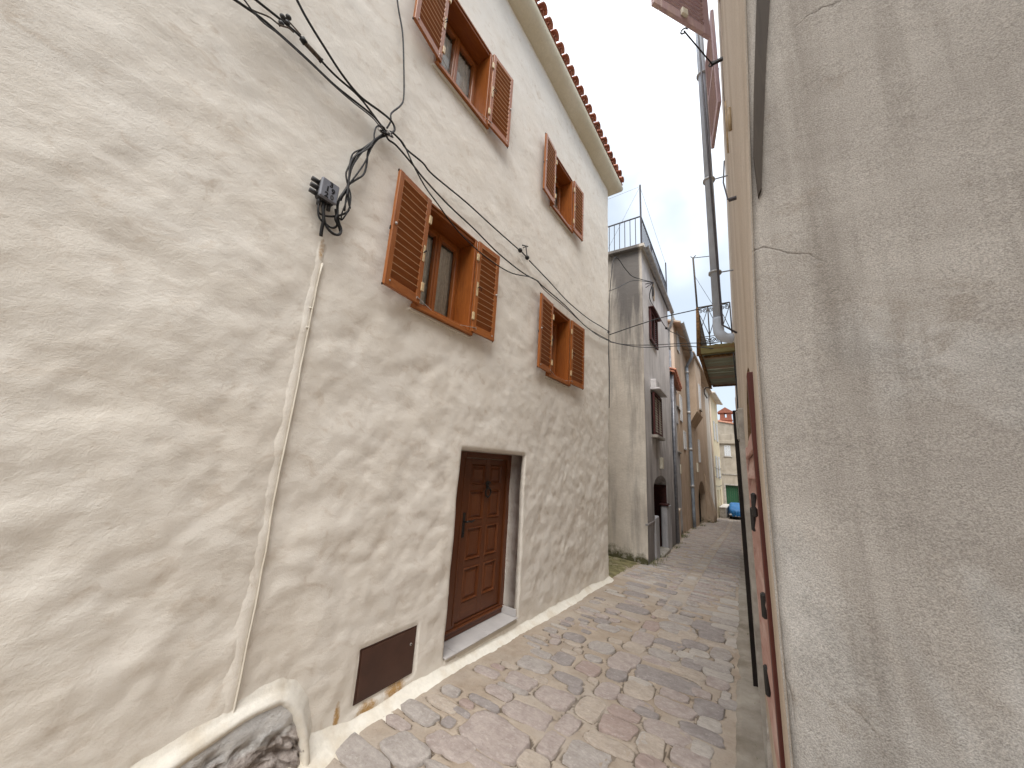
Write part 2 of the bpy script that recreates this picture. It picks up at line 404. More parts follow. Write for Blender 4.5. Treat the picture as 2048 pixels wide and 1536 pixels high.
# roof with clay tiles
roof = MB(); sl = math.tan(rad(19))
roof.grid([[(XW+.29-t, y, 8.925+t*sl) for t in (0, 2.4)] for y in (-3.3, YC+.2)]); roof.grid([[(XW+.29-t, y, 8.915+t*sl) for t in (0.01, 2.4)] for y in (-3.3, YC+.2)])
roof.grid([[(XW+.29-2.4-t, y, 8.925+2.4*sl-t*sl) for t in (0, 2.4)] for y in (-3.3, YC+.2)])
roof = roof.build('roof', M['tile_r'], wh)
def tile_mesh(name, up, m_):
    mb = MB(); dirv = Vector((-math.cos(rad(19)), 0, math.sin(rad(19)))); nrm = Vector((math.sin(rad(19)), 0, math.cos(rad(19))))
    rows = []
    for t, r in ((0, .092), (.42, .074)):
        rows.append([dirv*t+Vector((0, 1, 0))*(r*math.cos(a))+nrm*(up*r*.85*math.sin(a)) for a in [math.pi*k/8 for k in range(9)]])
        rows[-1] += [dirv*t+Vector((0, 1, 0))*((r-.014)*math.cos(a))+nrm*(up*(r-.014)*.85*math.sin(a)) for a in [math.pi*k/8 for k in range(8, -1, -1)]]
        rows[-1].append(rows[-1][0])
    mb.grid(rows)
    n = len(rows[0]); mb.add(rows[0], [(k, k+1, 16-k, 17-k) for k in range(8)])
    me = bpy.data.meshes.new(name); me.from_pydata([tuple(v) for v in mb.v], [], mb.f); me.materials.append(m_)
    me.polygons.foreach_set('use_smooth', [True]*len(me.polygons)); me.update(); return me
TM = [tile_mesh('clay_tile', 1, M['tile_r']), tile_mesh('clay_tile', 1, M['tile_r2'])]; TC = tile_mesh('clay_channel_tile', -1, M['tile_r'])
y = YC+.09; i = 0
while y > -1.2:
    for row in range(2):
        t = row*.34
        o = bpy.data.objects.new('tile', TM[random.random() < .35])
        link(o, (XW+.325-t+random.uniform(-.012, .012), y+random.uniform(-.008, .008), 8.985+t*sl+random.uniform(-.004, .004)), roof); o.rotation_euler = (0, random.uniform(-.03, .03), random.uniform(-.05, .05))
        c = bpy.data.objects.new('channel_tile', TC); link(c, (XW+.30-t, y-.105, 9.005+t*sl), roof)
    y -= .212; i += 1

# ---- windows and shutters
def shutter(y_h, w_, z0, z1, sgn, ang, off=.045, name='shutter'):
    """hinge at y_h; sgn=-1 leaf goes towards -y; ang = degrees the free edge stands off the wall"""
    a = rad(ang); U = Vector((math.sin(a), sgn*math.cos(a), 0)); Nn = Vector((math.cos(a), -sgn*math.sin(a), 0)); O = Vector((XW+off, y_h, z0)); Z = Vector((0, 0, 1))
    h = z1-z0; st = .058; rb = .085; rt = .06; th = .034
    mb = MB()
    mb.frame(O, U, Nn, Z, 0, st, 0, th, 0, h, .004); mb.frame(O, U, Nn, Z, w_-st, w_, 0, th, 0, h, .004)
    mb.cm = 1; mb.frame(O, U, Nn, Z, st-.002, w_-st+.002, .002, th-.002, 0.001, rb, .003); mb.frame(O, U, Nn, Z, st-.002, w_-st+.002, .002, th-.002, h-rt, h-.001, .003)
    s = mb.build(name, [M['wood'], M['woody']], wh)
    n = 14; p = (h-rb-rt)/n
    for i in range(n):
        zc = rb+p*(i+.5); T = (Nn*.40+Z*.92).normalized(); Q = U.cross(T)
        b = MB().frame(O+Nn*(th*.42)+Z*zc, U, T, Q, st-.004, w_-st+.004, -.5*p-.006, .5*p+.001, -.004, .004)
        b.build('slat', M['slat'], s)
        e = MB().frame(O+Nn*(th*.42)+Z*zc, U, T, Q, st-.003, w_-st+.003, .5*p+.0012, .5*p+.0075, -.0065, .0075); e.build('lit_slat_edge', M['brass' if False else 'slatlit'], s)  # strip coloured as a highlight along the slat
    for zc in (.18, h-.22):
        MB().frame(O+Z*zc, U, Nn, Z, -.022, .014, th-.006, th+.012, -.045, .045, .004).build('hinge', M['brass'], s)
    l = MB(); l.frame(O+Z*(h*.46), U, Nn, Z, .012, .040, th+.0005, th+.006, -.085, .085, .002); l.build('latch_plate', M['brass'], s)
    l = MB(); l.tube([O+Z*(h*.47)+U*.026+Nn*(th+.004), O+Z*(h*.47+.008)+U*.026+Nn*(th+.03), O+Z*(h*.47-.004)+U*.05+Nn*(th+.04), O+Z*(h*.47-.03)+U*.06+Nn*(th+.03)], .005); l.build('latch_handle', M['iron'], s)
    MB().ball(O+Z*(h*.52)+U*(w_-.028)+Nn*(th+.006), .013).build('knob', M['steel'], s); MB().ball(O+Z*.05+U*(w_-.05)+Nn*(th+.004), .008).build('stud', M['steel'], s)
    for z0c, z1c in ((h-.012, h+.008), (-.006, .012), (h*.46, h*.49)): MB().frame(O, U, Nn, Z, w_-.006, w_+.005, .002, .014, z0c, z1c).build('catch', M['iron'], s)
    # stay rod from the sill
    r0 = Vector((XW+.055, y_h-sgn*.17, z0-.015)); r1 = O+U*.055+Nn*(th+.006)+Z*.055
    MB().tube([r0, r0+Vector((0, 0, .03)), r1, r1-Z*.02], .0035, 5).build('stay_rod', M['steel'], s)
    return s
M['slatlit'] = wood('lit_slat_edge_tone', (.78, .52, .32), (.64, .38, .20), .35, 'Y')  # pale tone paints in the light caught by the slat edges
def window(y0, y1, z0, z1, angs, sw):
    lt = .034; d0, d1 = XW-.195, XW+.022
    f = MB()
    f.box(d0, d1+.02, y0, y0+lt, z0, z1, .003); f.box(d0, d1+.02, y1-lt, y1, z0, z1, .003); f.cm = 1
    f.box(d0, d1-.001, y0+lt, y1-lt, z1-lt, z1-.001, .003); f.box(d0, d1-.001, y0+lt, y1-lt, z0+.001, z0+lt, .003)
    wn = f.build('window', [M['lining'], M['slat']], wh)
    MB().box(XW-.02, XW+.062, y0-.035, y1+.035, z0-.052, z0-.002, .006).build('sill', M['woody'], wn)
    MB().box(XW-.02, XW+.034, y0-.06, y1+.05, z0-.078, z0-.054, .004).build('cement_bed', M['reveal'], wn)
    MB().box(XW-.005, XW+.036, y0-.012, y1+.012, z1+.001, z1+.026, .004).build('head_board', M['slat'], wn)
    # outer casing, and two casements with glass
    c = MB(); i0, i1, j0, j1 = y0+lt, y1-lt, z0+lt, z1-lt; cx0, cx1 = XW-.26, XW-.197
    c.box(cx0, cx1, i0-.03, i0+.026, j0-.03, j1+.03, .004); c.box(cx0, cx1, i1-.026, i1+.03, j0-.03, j1+.03, .004)
    c.cm = 1; c.box(cx0, cx1-.001, i0+.026, i1-.026, j1-.03, j1+.03, .004); c.box(cx0, cx1-.001, i0+.026, i1-.026, j0-.03, j0+.03, .004)
    c.build('casing', [M['wood'], M['woody']], wn)
    ym = (i0+i1)/2; s_ = .042
    for a, b in ((i0+.027, ym-.001), (ym+.001, i1-.027)):
        q = MB(); q.box(cx0+.01, cx1+.012, a, a+s_, j0+.031, j1-.031, .006); q.box(cx0+.01, cx1+.012, b-s_, b, j0+.031, j1-.031, .006)
        q.cm = 1; q.box(cx0+.01, cx1+.010, a+s_, b-s_, j0+.031, j0+.031+s_, .006); q.box(cx0+.01, cx1+.010, a+s_, b-s_, j1-.031-s_, j1-.031, .006)
        q.build('casement', [M['wood'], M['woody']], wn)
        MB().add([(cx0+.03, a+s_-.005, j0+.07), (cx0+.03, b-s_+.005, j0+.07), (cx0+.03, b-s_+.005, j1-.07), (cx0+.03, a+s_-.005, j1-.07)], [(0, 1, 2, 3)]).build('pane', M['glass'], wn)
        rows = []; n = 60
        for k in range(n+1):
            yy = a+(b-a)*k/n; pl = .016*math.sin(k*1.05+nz(k*.13, a*3)*3)+.008*math.sin(k*.43)
            rows.append([(cx0-.012+pl*(.5+.5*t), yy, j0+.02+(j1-j0-.10)*(1-t)) for t in (0, .3, .6, 1)])
        MB().grid(rows).build('curtain', M['curtain'], wn, True)
    MB().box(cx1+.007, cx1+.024, ym-.016, ym+.016, j0+.031, j1-.031, .004).build('cover_strip', M['wood'], wn)
    shutter(y0+.004, sw[0], z0-.012, z1+.004, -1, angs[0]); shutter(y1-.004, sw[1], z0-.012, z1+.004, 1, angs[1])
WP = {'lower near': ((7, 3), (.435, .385)), 'lower far': ((4, 3), (.435, .50)), 'upper near': ((9, 4), (.44, .42)), 'upper far': ((4, 3), (.42, .40))}
for nme, y0, y1, z0, z1 in WINS: window(y0, y1, z0, z1, *WP[nme])

# ---- door
DX = XW-.245; dz0, dz1 = .115, 2.055
fr = MB()
fr.box(DX-.06, DX+.028, 2.86, 3.235, dz0, dz1+.02, .006); fr.box(DX-.06, DX+.028, 4.075, 4.20, dz0, dz1+.02, .006)
fr.cm = 1; fr.box(DX-.06, DX+.027, 3.235, 4.075, dz1-.075, dz1+.02, .005); fr.box(DX-.06, DX+.032, 2.87, 4.19, .112, .165, .006); fr.box(DX-.06, DX+.048, 2.88, 4.18, .166, .195, .008); fr.box(DX-.06, DX+.02, 3.235, 4.075, .196, .215, .004)
fr.box(DX-.06, DX+.038, 3.20, 3.232, .22, dz1-.08, .006)
door = fr.build('door', [M['door'], M['doory']], wh)
lf = MB(); a, b = 3.24, 4.072; z0_, z1_ = .225, dz1-.08; ww = b-a; mid = (a+b)/2+.02
zz = [.225, .40, .755, .83, 1.185, 1.26, 1.60, 1.665, 1.905, z1_]
cols_ = [a, a+.115, mid-.04, mid+.04, b-.10, b]
lf.box(DX-.045, DX-.030, a, b, z0_, z1_)
for k in (0, 2, 4): lf.box(DX-.03, DX, cols_[k], cols_[k+1], z0_, z1_, .004)
lf.cm = 1
for k in (0, 2, 4, 6, 8):
    for c_ in (1, 3): lf.box(DX-.03, DX-.0008, cols_[c_]-.001, cols_[c_+1]+.001, zz[k], zz[k+1], .004)
lf.build('leaf', [M['door'], M['doory']], door)
for k in (1, 3, 5, 7):
    for c_ in (1, 3):
        y0, y1, q0, q1 = cols_[c_], cols_[c_+1], zz[k], zz[k+1]
        pb = MB(); rows = []
        def ringp(e, x): return [(x, y0+e, q0+e), (x, y1-e, q0+e), (x, y1-e, q1-e), (x, y0+e, q1-e)]
        rs = [ringp(.0, DX-.004), ringp(.012, DX+.008), ringp(.022, DX-.016), ringp(.032, DX-.018), ringp(.062, DX-.003)]
        vs = [p for r in rs for p in r]; fs = [(4*i_+j, 4*i_+(j+1) % 4, 4*i_+4+(j+1) % 4, 4*i_+4+j) for i_ in range(4) for j in range(4)]+[(16, 17, 18, 19)]
        pb.add(vs, fs).build('panel', M['panel'], door)
hd = MB(); hd.box(DX+.0005, DX+.010, a+.028, a+.070, 1.09, 1.36, .004); hd.tube(spline([(DX+.01, a+.05, 1.265), (DX+.055, a+.05, 1.265), (DX+.06, a+.075, 1.268), (DX+.058, a+.13, 1.26), (DX+.055, a+.175, 1.275)], 4), .010, 8); hd.ball((DX+.012, a+.05, 1.14), .012)
hd.build('handle', M['iron'], door)
kn = MB(); kc = Vector((DX, mid, 1.63))
kn.ball(kc+Vector((.012, 0, .045)), .030, 8, .6, 1, 1.3); kn.ball(kc+Vector((.02, 0, .0)), .022)
kn.tube([kc+Vector((.03, .052*math.sin(t), -.055+.055*math.cos(t)))for t in [2*math.pi*i/14 for i in range(15)]], .009, 6)
kn.ball(kc+Vector((.03, 0, -.11)), .016); kn.tube([kc+Vector((.02, -.05, .055)), kc+Vector((.03, 0, .07)), kc+Vector((.02, .05, .055))], .009, 6); kn.build('knocker', M['iron'], door)
# doorstep: three tiles on a bed, with an upstand tile at the right reveal
st = MB().box(DX-.02, XW+.0, 2.905, 4.145, .04, .094, .004).build('doorstep', M['reveal'], wh)
for a_, b_ in ((2.895, 3.045), (3.050, 3.595), (3.600, 4.135)): MB().box(DX-.01, XW+.022, a_, b_, .0955, .1105, .003).build('tile', M['steptile'], st)
MB().box(DX+.03, XW+.004, 4.112, 4.128, .112, .195, .003).build('upstand_tile', M['steptile'], st)
# ---- metal hatch
ht = MB(); hx = XW-.018; ht.box(hx-.01, hx+.004, 1.955, 2.515, .128, .495, .002); ht.box(hx+.0045, hx+.012, 1.972, 2.498, .142, .483, .003)
ht = ht.build('hatch', M['hatch'], wh)
MB().tube([(hx+.010, 2.455, .37), (hx+.018, 2.455, .37)], .011, 10).build('lock', M['steel'], ht)
MB().tube([(hx+.0175, 2.455, .37), (hx+.0195, 2.455, .37)], .006, 8).build('keyhole', M['iron'], ht)
# ---- plastered cable conduit down the wall
cd = MB(); rows = []
for i in range(70):
    z = .95+i*(3.50-.95)/69 if False else -.02+i*3.5/69
    yb = 1.125+.012*nz(z*1.3, 2)+.004*(z-2); w_ = .034-.008*min(1, max(0, z-1)/2.4); x_ = XW+wdisp(yb, z)
    rows.append([(x_-.01, yb-w_-.03, z), (x_+.002, yb-w_, z), (x_+.006+.002*nz(z*5, 1), yb-w_*.3, z), (x_+.006, yb+w_*.45, z), (x_+.003, yb+w_*.62, z), (x_-.01, yb+w_*.7, z)])
cdo = cd.grid(rows).build('conduit_cover', M['wh'], wh, True)
MB().tube([(XW+wdisp(1.16, .02+i*.1)+.013, 1.125+.012*nz((.02+i*.1)*1.3, 2)+.004*(.02+i*.1-2)+.022-.006*min(1, max(0, i*.1-1)/2.4), .02+i*.1) for i in range(34)], .0065, 6).build('conduit_pipe', M['conduit'], cdo, True)
for z in (2.95, 2.80): MB().box(XW+wdisp(1.14, z)-.01, XW+wdisp(1.14, z)+.016, 1.125, 1.158, z, z+.010, .003).build('conduit_clip', M['lime'], cdo)

# ------------------------------------------------------------------ whitewashed rubble block at the foot of the wall
def rub_top(y):
    if y <= 1.36: return .445+.02*nz(y*2, 7)-.20*min(1, max(0, (1.22-y)/.9))
    q = math.asin(min(1, (y-1.36)/.22))/(math.pi/2); return .445+.02*nz(y*2, 7)-.50*q**1.7
def rub_x(y, z): return XW+.13+.02*nz(y*1.5, 3)-.10*(z/.5)
rows = []
for i in range(90):
    yy = -1.6+2.96*i/74 if i < 75 else 1.36+.22*math.sin((i-74)/15*math.pi/2)
    top = rub_top(yy); r = []
    for j in range(45):
        z = -.12+(top+.12)*j/44
        rgh = .060*max(0, min(1, (.33+.05*nz(yy*4, 2)-z)/.07))
        d = (NZ.fractal(Vector((yy*11, z*12, 2)), .6, 2.1, 6)-.35)*rgh+.010*fb(yy*2.5, z*3, 5)
        r.append((rub_x(yy, z)+d, yy, z))
    r.append((XW-.03, yy, top+.01)); rows.append(r)
tag(MB().grid(rows).build('rubble_block', M['rubble'], None, True), 'rough grey rubble block with whitewashed rim at foot of white house', 'stone block')
rim = []
for i in range(50):
    t = i/49
    yy = -.4+1.76*t/.5 if t < .5 else 1.36+.22*math.sin((t-.5)/.5*math.pi/2)
    rim.append(Vector((0, yy, rub_top(yy))))
rr_ = []
for i, p in enumerate(rim):
    t = (rim[min(i+1, 49)]-rim[max(i-1, 0)]).normalized(); nn = Vector((0, -t.z, t.y))
    w_ = .075+.02*nz(i*.35, 1); bx_ = rub_x(p.y, p.z); row = []
    for o, f_ in ((-.55, -.035), (-.42, .006), (-.15, .016), (.12, .010), (.4, None), (.7, None), (1.0, None), (1.25, None)):
        q = p+nn*(o*w_); k = {.4: .60, .7: .26, 1.0: .06, 1.25: -.15}.get(o)
        row.append((bx_+f_+.004*nz(i*.6, o*3) if f_ is not None else XW+wdisp(q.y, q.z)*.5+(bx_-XW)*k, q.y, q.z))
    rr_.append(row)
MB().grid(rr_).build('limewash_rim', M['lime'], wh, True)

# ------------------------------------------------------------------ cables and junction box on the white wall
XC = XW+.055
def c1(l): return [(512+x/3.84, y/3.84) for x, y in l]
def c5(l): return [(850+x/3.0725, 350+y/3.0725) for x, y in l]
def c6(l): return [(1200+x/3.84, 360+y/3.84) for x, y in l]
def cb(l): return [(620+x/10.24, 340+y/10.24) for x, y in l]
def wallpts(px, x=XC, jit=0): return [on_x(p, x+jit*((i*37) % 5-2)*.004) for i, p in enumerate(px)]
def cable(name, pts, r, label, m_='cable', group=None):
    o = MB().tube(spline(pts, 6), r*.88, 6).build(name, M[m_], None, True); return tag(o, label, 'cable', group)
# four feeders coming from the upper left and from the eave
cable('overhead_cable', [on_x((400, -90), XC+.12)]+wallpts(c1([(0, 0), (220, 175), (350, 290), (500, 465), (620, 590), (780, 730), (900, 880), (980, 985), (1040, 1020)])), .0095, 'black wall cable with brown taped splice running to knot of cables above shuttered window')
cable('overhead_cable', [on_x((380, -60), XC+.1)]+wallpts(c1([(0, 110), (180, 260), (400, 460), (600, 650), (750, 770), (900, 890), (960, 960), (1010, 1012)]), XC+.012), .0095, 'black wall cable running just below the spliced cable towards cable knot')
cable('overhead_cable', [on_x((440, -70), XC+.1)]+wallpts(c1([(0, 116), (180, 268), (400, 468), (600, 658), (740, 780), (890, 900), (950, 970), (1000, 1020)]), XC+.03), .006, 'thin black cable hugging underside of the lower wall cable before knot', 'cableg')
cable('overhead_cable', [on_x((560, -70), XC+.03)]+wallpts(c1([(315, 0), (400, 160), (530, 370), (660, 570), (800, 740), (960, 860), (1040, 930), (1065, 990), (1040, 1022), (985, 1045)]), XC+.02), .011, 'thick black cable slanting steeply down white wall and hooking round cable knot')
cable('overhead_cable', wallpts(c1([(1060, -400), (1085, 0), (1125, 250), (1135, 500), (1135, 740), (1110, 810), (1040, 870), (1035, 930), (1005, 985)])), .009, 'black cable dropping straight from eave beside upper shutters to knot', 'cableg')
cable('tie_wire', wallpts(c1([(-60, 60), (0, 90), (100, 130), (180, 190), (250, 215), (290, 250)]), XC+.01), .006, 'short brown wire sagging to splice near insulator pegs', 'splice')
sp = wallpts(c1([(350, 290), (372, 325), (440, 398), (500, 465)]), XC+.002)
t_ = thing('cable_splice', sp[2], 'brown taped cable splice with black end clamps on upper wall cable', 'cable splice')
MB().tube(sp[1:], .016, 8).build('tape', M['splice'], t_, True); MB().tube([sp[0], sp[1]+(sp[1]-sp[0])*.3], .021, 8).build('clamp', M['cable'], t_, True); MB().tube([sp[3]-(sp[3]-sp[2])*.12, sp[3]+(sp[3]-sp[2])*.12], .019, 8).build('clamp', M['cable'], t_, True)
q = wallpts(c1([(345, 270), (230, 140), (180, 200)]), XC-.02)
t_ = thing('wall_bracket', q[1], 'small iron bracket with insulator pegs behind spliced wall cable', 'bracket')
MB().tube([q[0], q[1], q[2]], .006, 5).build('rod', M['splice'], t_)
for c_ in [(205, 128), (250, 132), (195, 180), (240, 175)]: MB().ball(on_x(c1([c_])[0], XC+.0), .017, 8, 1, 1.2, 1).build('insulator', M['boxd'], t_, True)
# knot
kp = on_x(c1([(1000, 1022)])[0], XC+.015)
t_ = thing('cable_knot', kp, 'twisted metal ring tying black cables together above lower near window', 'cable tie')
for k in range(3): MB().tube([kp+Vector((.02*math.cos(a*1.0+k), .055*math.cos(a)+.02*k-.02, .03*math.sin(a+k*.6))) for a in [2*math.pi*i/12 for i in range(13)]], .006, 5).build('wire_loop', M['steel' if k == 0 else 'cable'], t_, True)
MB().tube([kp+Vector((-.09, 0, 0)), kp+Vector((.02, 0, 0))], .008, 6).build('wall_hook', M['steel'], t_)
# knot to junction box
bundle = [[(1030, 1010), (960, 1045), (880, 1110), (790, 1170), (740, 1240), (720, 1330), (705, 1420), (690, 1470), (645, 1530)],
          [(1040, 1025), (950, 1060), (890, 1130), (840, 1240), (780, 1330), (720, 1410), (680, 1480), (650, 1540)],
          [(1000, 1015), (930, 1060), (850, 1130), (780, 1210), (730, 1300), (708, 1425), (712, 1536), (722, 1600)],
          [(990, 985), (960, 965), (925, 975), (908, 1030), (905, 1075), (860, 1140), (760, 1200), (722, 1270), (712, 1400), (698, 1500)],
          [(960, 1050), (890, 1100), (860, 1170), (850, 1260), (825, 1340), (760, 1385), (712, 1420), (660, 1500)],
          [(1000, 1040), (900, 1085), (820, 1140), (745, 1180), (720, 1260), (692, 1330), (700, 1400), (708, 1430), (690, 1536), (680, 1620)]]
desc = ['strand on the outer side', 'second strand', 'middle strand', 'strand with a small top loop', 'strand bulging out on the right', 'strand bulging out on the left']
for k, b_ in enumerate(bundle): cable('box_cable', wallpts(c1(b_), XC+.006*(k % 4)), .0075 if k % 2 else .0095, 'black cable of bundle from knot to numbered box, '+desc[k], 'cable' if k % 3 else 'cableg')
loops = [([(790, 320), (700, 450), (600, 600), (560, 780), (570, 950), (600, 1100), (640, 1210), (610, 1310), (530, 1325), (430, 1270), (340, 1160), (290, 1020), (280, 900)], .011, 'widest black cable loop hanging lowest under numbered box'),
         [[(190, 650), (165, 800), (190, 880), (300, 935), (480, 950), (640, 920), (760, 860), (800, 800)], .009, 'black cable loop passing straight across under numbered box'],
         [[(780, 330), (830, 500), (820, 700), (770, 850), (690, 980), (640, 1020), (600, 980)], .007, 'thin black cable loop bowing right of numbered box'],
         [[(770, 340), (770, 560), (700, 760), (650, 900), (640, 1010)], .006, 'thin grey cable hanging straight down right of numbered box'],
         [[(180, 620), (170, 900), (230, 1030), (320, 1100), (420, 1175), (500, 1180), (550, 1130), (540, 1000), (520, 800)], .009, 'smaller black cable loop inside widest loop under numbered box'],
         [[(300, 640), (270, 800), (280, 980), (260, 1120), (235, 1240), (225, 1350)], .015, 'thick cable tail from numbered box into conduit'],
         [[(560, 720), (560, 900), (520, 1000), (560, 1100), (600, 1180), (620, 1260)], .012, 'doubled black cable drop beside numbered box']]
for l_, r_, d_ in loops: cable('loop_cable', [on_x(p, XC+.02*math.sin(i*.9)*.5+.005) for i, p in enumerate(cb(l_))], r_, d_)
# box
bc = [on_x(p, XC+.055) for p in cb([(265, 150), (605, 330), (545, 680), (200, 530)])]   # tl tr br bl
cen = sum(bc, Vector())/4
jb = thing('junction_box', (XW+.03, cen.y, cen.z-.13), 'grey plastic junction box with printed digits on white wall', 'junction box')
yl = (bc[0].y+bc[3].y)/2; yr = (bc[1].y+bc[2].y)/2; zt = (bc[0].z+bc[1].z)/2; zb = (bc[2].z+bc[3].z)/2
bx0 = XW+.025
MB().box(bx0, XC+.03, yl, yr, zb, zt, .01).build('box_body', M['boxd'], jb)
MB().box(XC+.031, XC+.058, yl-.004, yr+.004, zb-.004, zt+.004, .008).build('lid', M['boxg'], jb)
for zc in (.82, .5, .18): MB().tube([(XC+.0, yl+.004, zb+(zt-zb)*zc), (XC+.0, yl-.05, zb+(zt-zb)*zc)], .018, 10).build('cable_gland', M['boxd'], jb, True)
MB().tube([(XC+.0, yr-.004, zb+.05), (XC+.0, yr+.03, zb+.05)], .016, 10).build('cable_gland', M['boxd'], jb, True)
for yc in (.2, .5, .8): MB().tube([(XC, yl+(yr-yl)*yc, zb+.004), (XC, yl+(yr-yl)*yc, zb-.045)], .015, 10).build('cable_gland', M['boxd'], jb, True)
MB().box(XW-.01, bx0+.002, yl+.02, yr-.02, zb+.03, zt-.03).build('mounting_block', M['boxd'], jb)
def text_mesh(s, size):
    cu = bpy.data.curves.new('digit', 'FONT'); cu.body = s; cu.size = size; cu.extrude = .0008; cu.offset = .0022; cu.align_x = 'CENTER'; cu.align_y = 'CENTER'
    o = bpy.data.objects.new('tmp', cu); COL.objects.link(o); dg = bpy.context.evaluated_depsgraph_get()
    me = bpy.data.meshes.new_from_object(o.evaluated_get(dg)); bpy.data.objects.remove(o); return me
for s, cx, cy in (('3', 445, 318), ('1', 365, 385), ('9', 475, 458), ('2', 338, 505), ('0', 450, 572)):
    me = text_mesh(s, .056 if s != '0' else .05); me.materials.append(M['digit' if s != '0' else 'boxd']); o = bpy.data.objects.new('digit', me)
    p = on_x(cb([(cx, cy)])[0], XC+.059); link(o, p, jb); o.rotation_euler = (rad(90), 0, rad(90))
# cables from the knot along the wall to the corner
fl = c1([(1010, 1010), (1050, 1020), (1110, 1080), (1160, 1150), (1280, 1250)])+c5([(50, 0), (250, 165), (420, 320), (580, 462)])
cable('wall_cable', wallpts(fl), .010, 'upper black cable from cable knot to insulators between upper and lower windows')
cable('wall_cable', wallpts(c5([(640, 525), (760, 650), (880, 780), (1000, 880), (1080, 930), (1135, 965)])), .010, 'black cable from insulators down to eye bolt at corner of white house')
gl = c1([(1000, 1040), (1020, 1075), (1080, 1120), (1200, 1260)])+c5([(0, 30), (150, 190), (300, 330), (450, 480), (600, 600), (690, 650), (720, 680), (860, 800), (1000, 940), (1138, 1020)])
cable('wall_cable', wallpts(gl, XC+.01), .010, 'middle black cable crossing above lower window and running along to the house corner')
hl = c1([(1050, 1020), (1130, 1100), (1200, 1250)])+c5([(0, 70), (80, 180), (190, 330), (320, 460), (430, 545), (540, 605), (660, 632), (718, 682)])
cable('wall_cable', [on_x(p, XC+(.075 if 3 < i < 9 else .03 if i > 1 else 0)) for i, p in enumerate(hl)], .008, 'slack black cable drooping across lower near window and its right shutter')
cable('wall_cable', wallpts(c5([(690, 648), (740, 712), (860, 812), (960, 905), (1060, 985), (1138, 1022)]), XC+.02), .007, 'thin cable twisted along the middle cable above far lower window', 'cableg')
ip = wallpts(c5([(585, 463), (628, 508), (620, 440), (560, 470)]), XC)
t_ = thing('cable_insulator', ip[0], 'pair of black cable insulators on bracket between upper and lower windows', 'insulator')
for p in ip[:2]: MB().ball(p, .032, 8, 1, 1.1, 1).build('insulator_ball', M['cable'], t_, True)
MB().tube([ip[0], ip[1]], .010, 6).build('link', M['boxd'], t_); MB().tube([ip[1], ip[2], ip[2]+Vector((-.07, .02, .01))], .008, 6).build('bracket_rod', M['boxd'], t_); MB().tube([ip[2]+Vector((0, -.09, -.03)), ip[2]+Vector((0, .05, .03))], .009, 6).build('cross_rod', M['boxd'], t_)
# eye bolt + vertical cable at the corner
ep = on_x((1217, 664), XW+.04)
t_ = thing('eye_bolt', ep, 'steel eye bolt holding cable end at corner of white house', 'eye bolt')
MB().tube([ep+Vector((0, .03*math.cos(a), .03*math.sin(a))) for a in [2*math.pi*i/10 for i in range(11)]], .008, 6).build('eye', M['boxd'], t_); MB().tube([ep, ep+Vector((-.07, 0, 0))], .009, 6).build('bolt_shank', M['boxd'], t_)
XK = XW-.05
cv = [Vector((XK+.02, YC+.075, z)) for z in (3.25, 3.9, 4.6, 5.2, 5.75)]
cable('corner_cable', [v+Vector((.012*math.sin(i*2), 0, 0)) for i, v in enumerate(cv)], .011, 'black cable running upright along corner of white house', 'cableg')
cable('corner_cable', [Vector((XK+.01, YC+.07, 5.75)), Vector((XK, YC+.06, 5.95)), Vector((XK-.03, YC+.03, 6.0)), Vector((XK-.1, YC-.03, 6.0))], .009, 'short pale cable stub hooking over corner of white house above upright cable', 'steel')

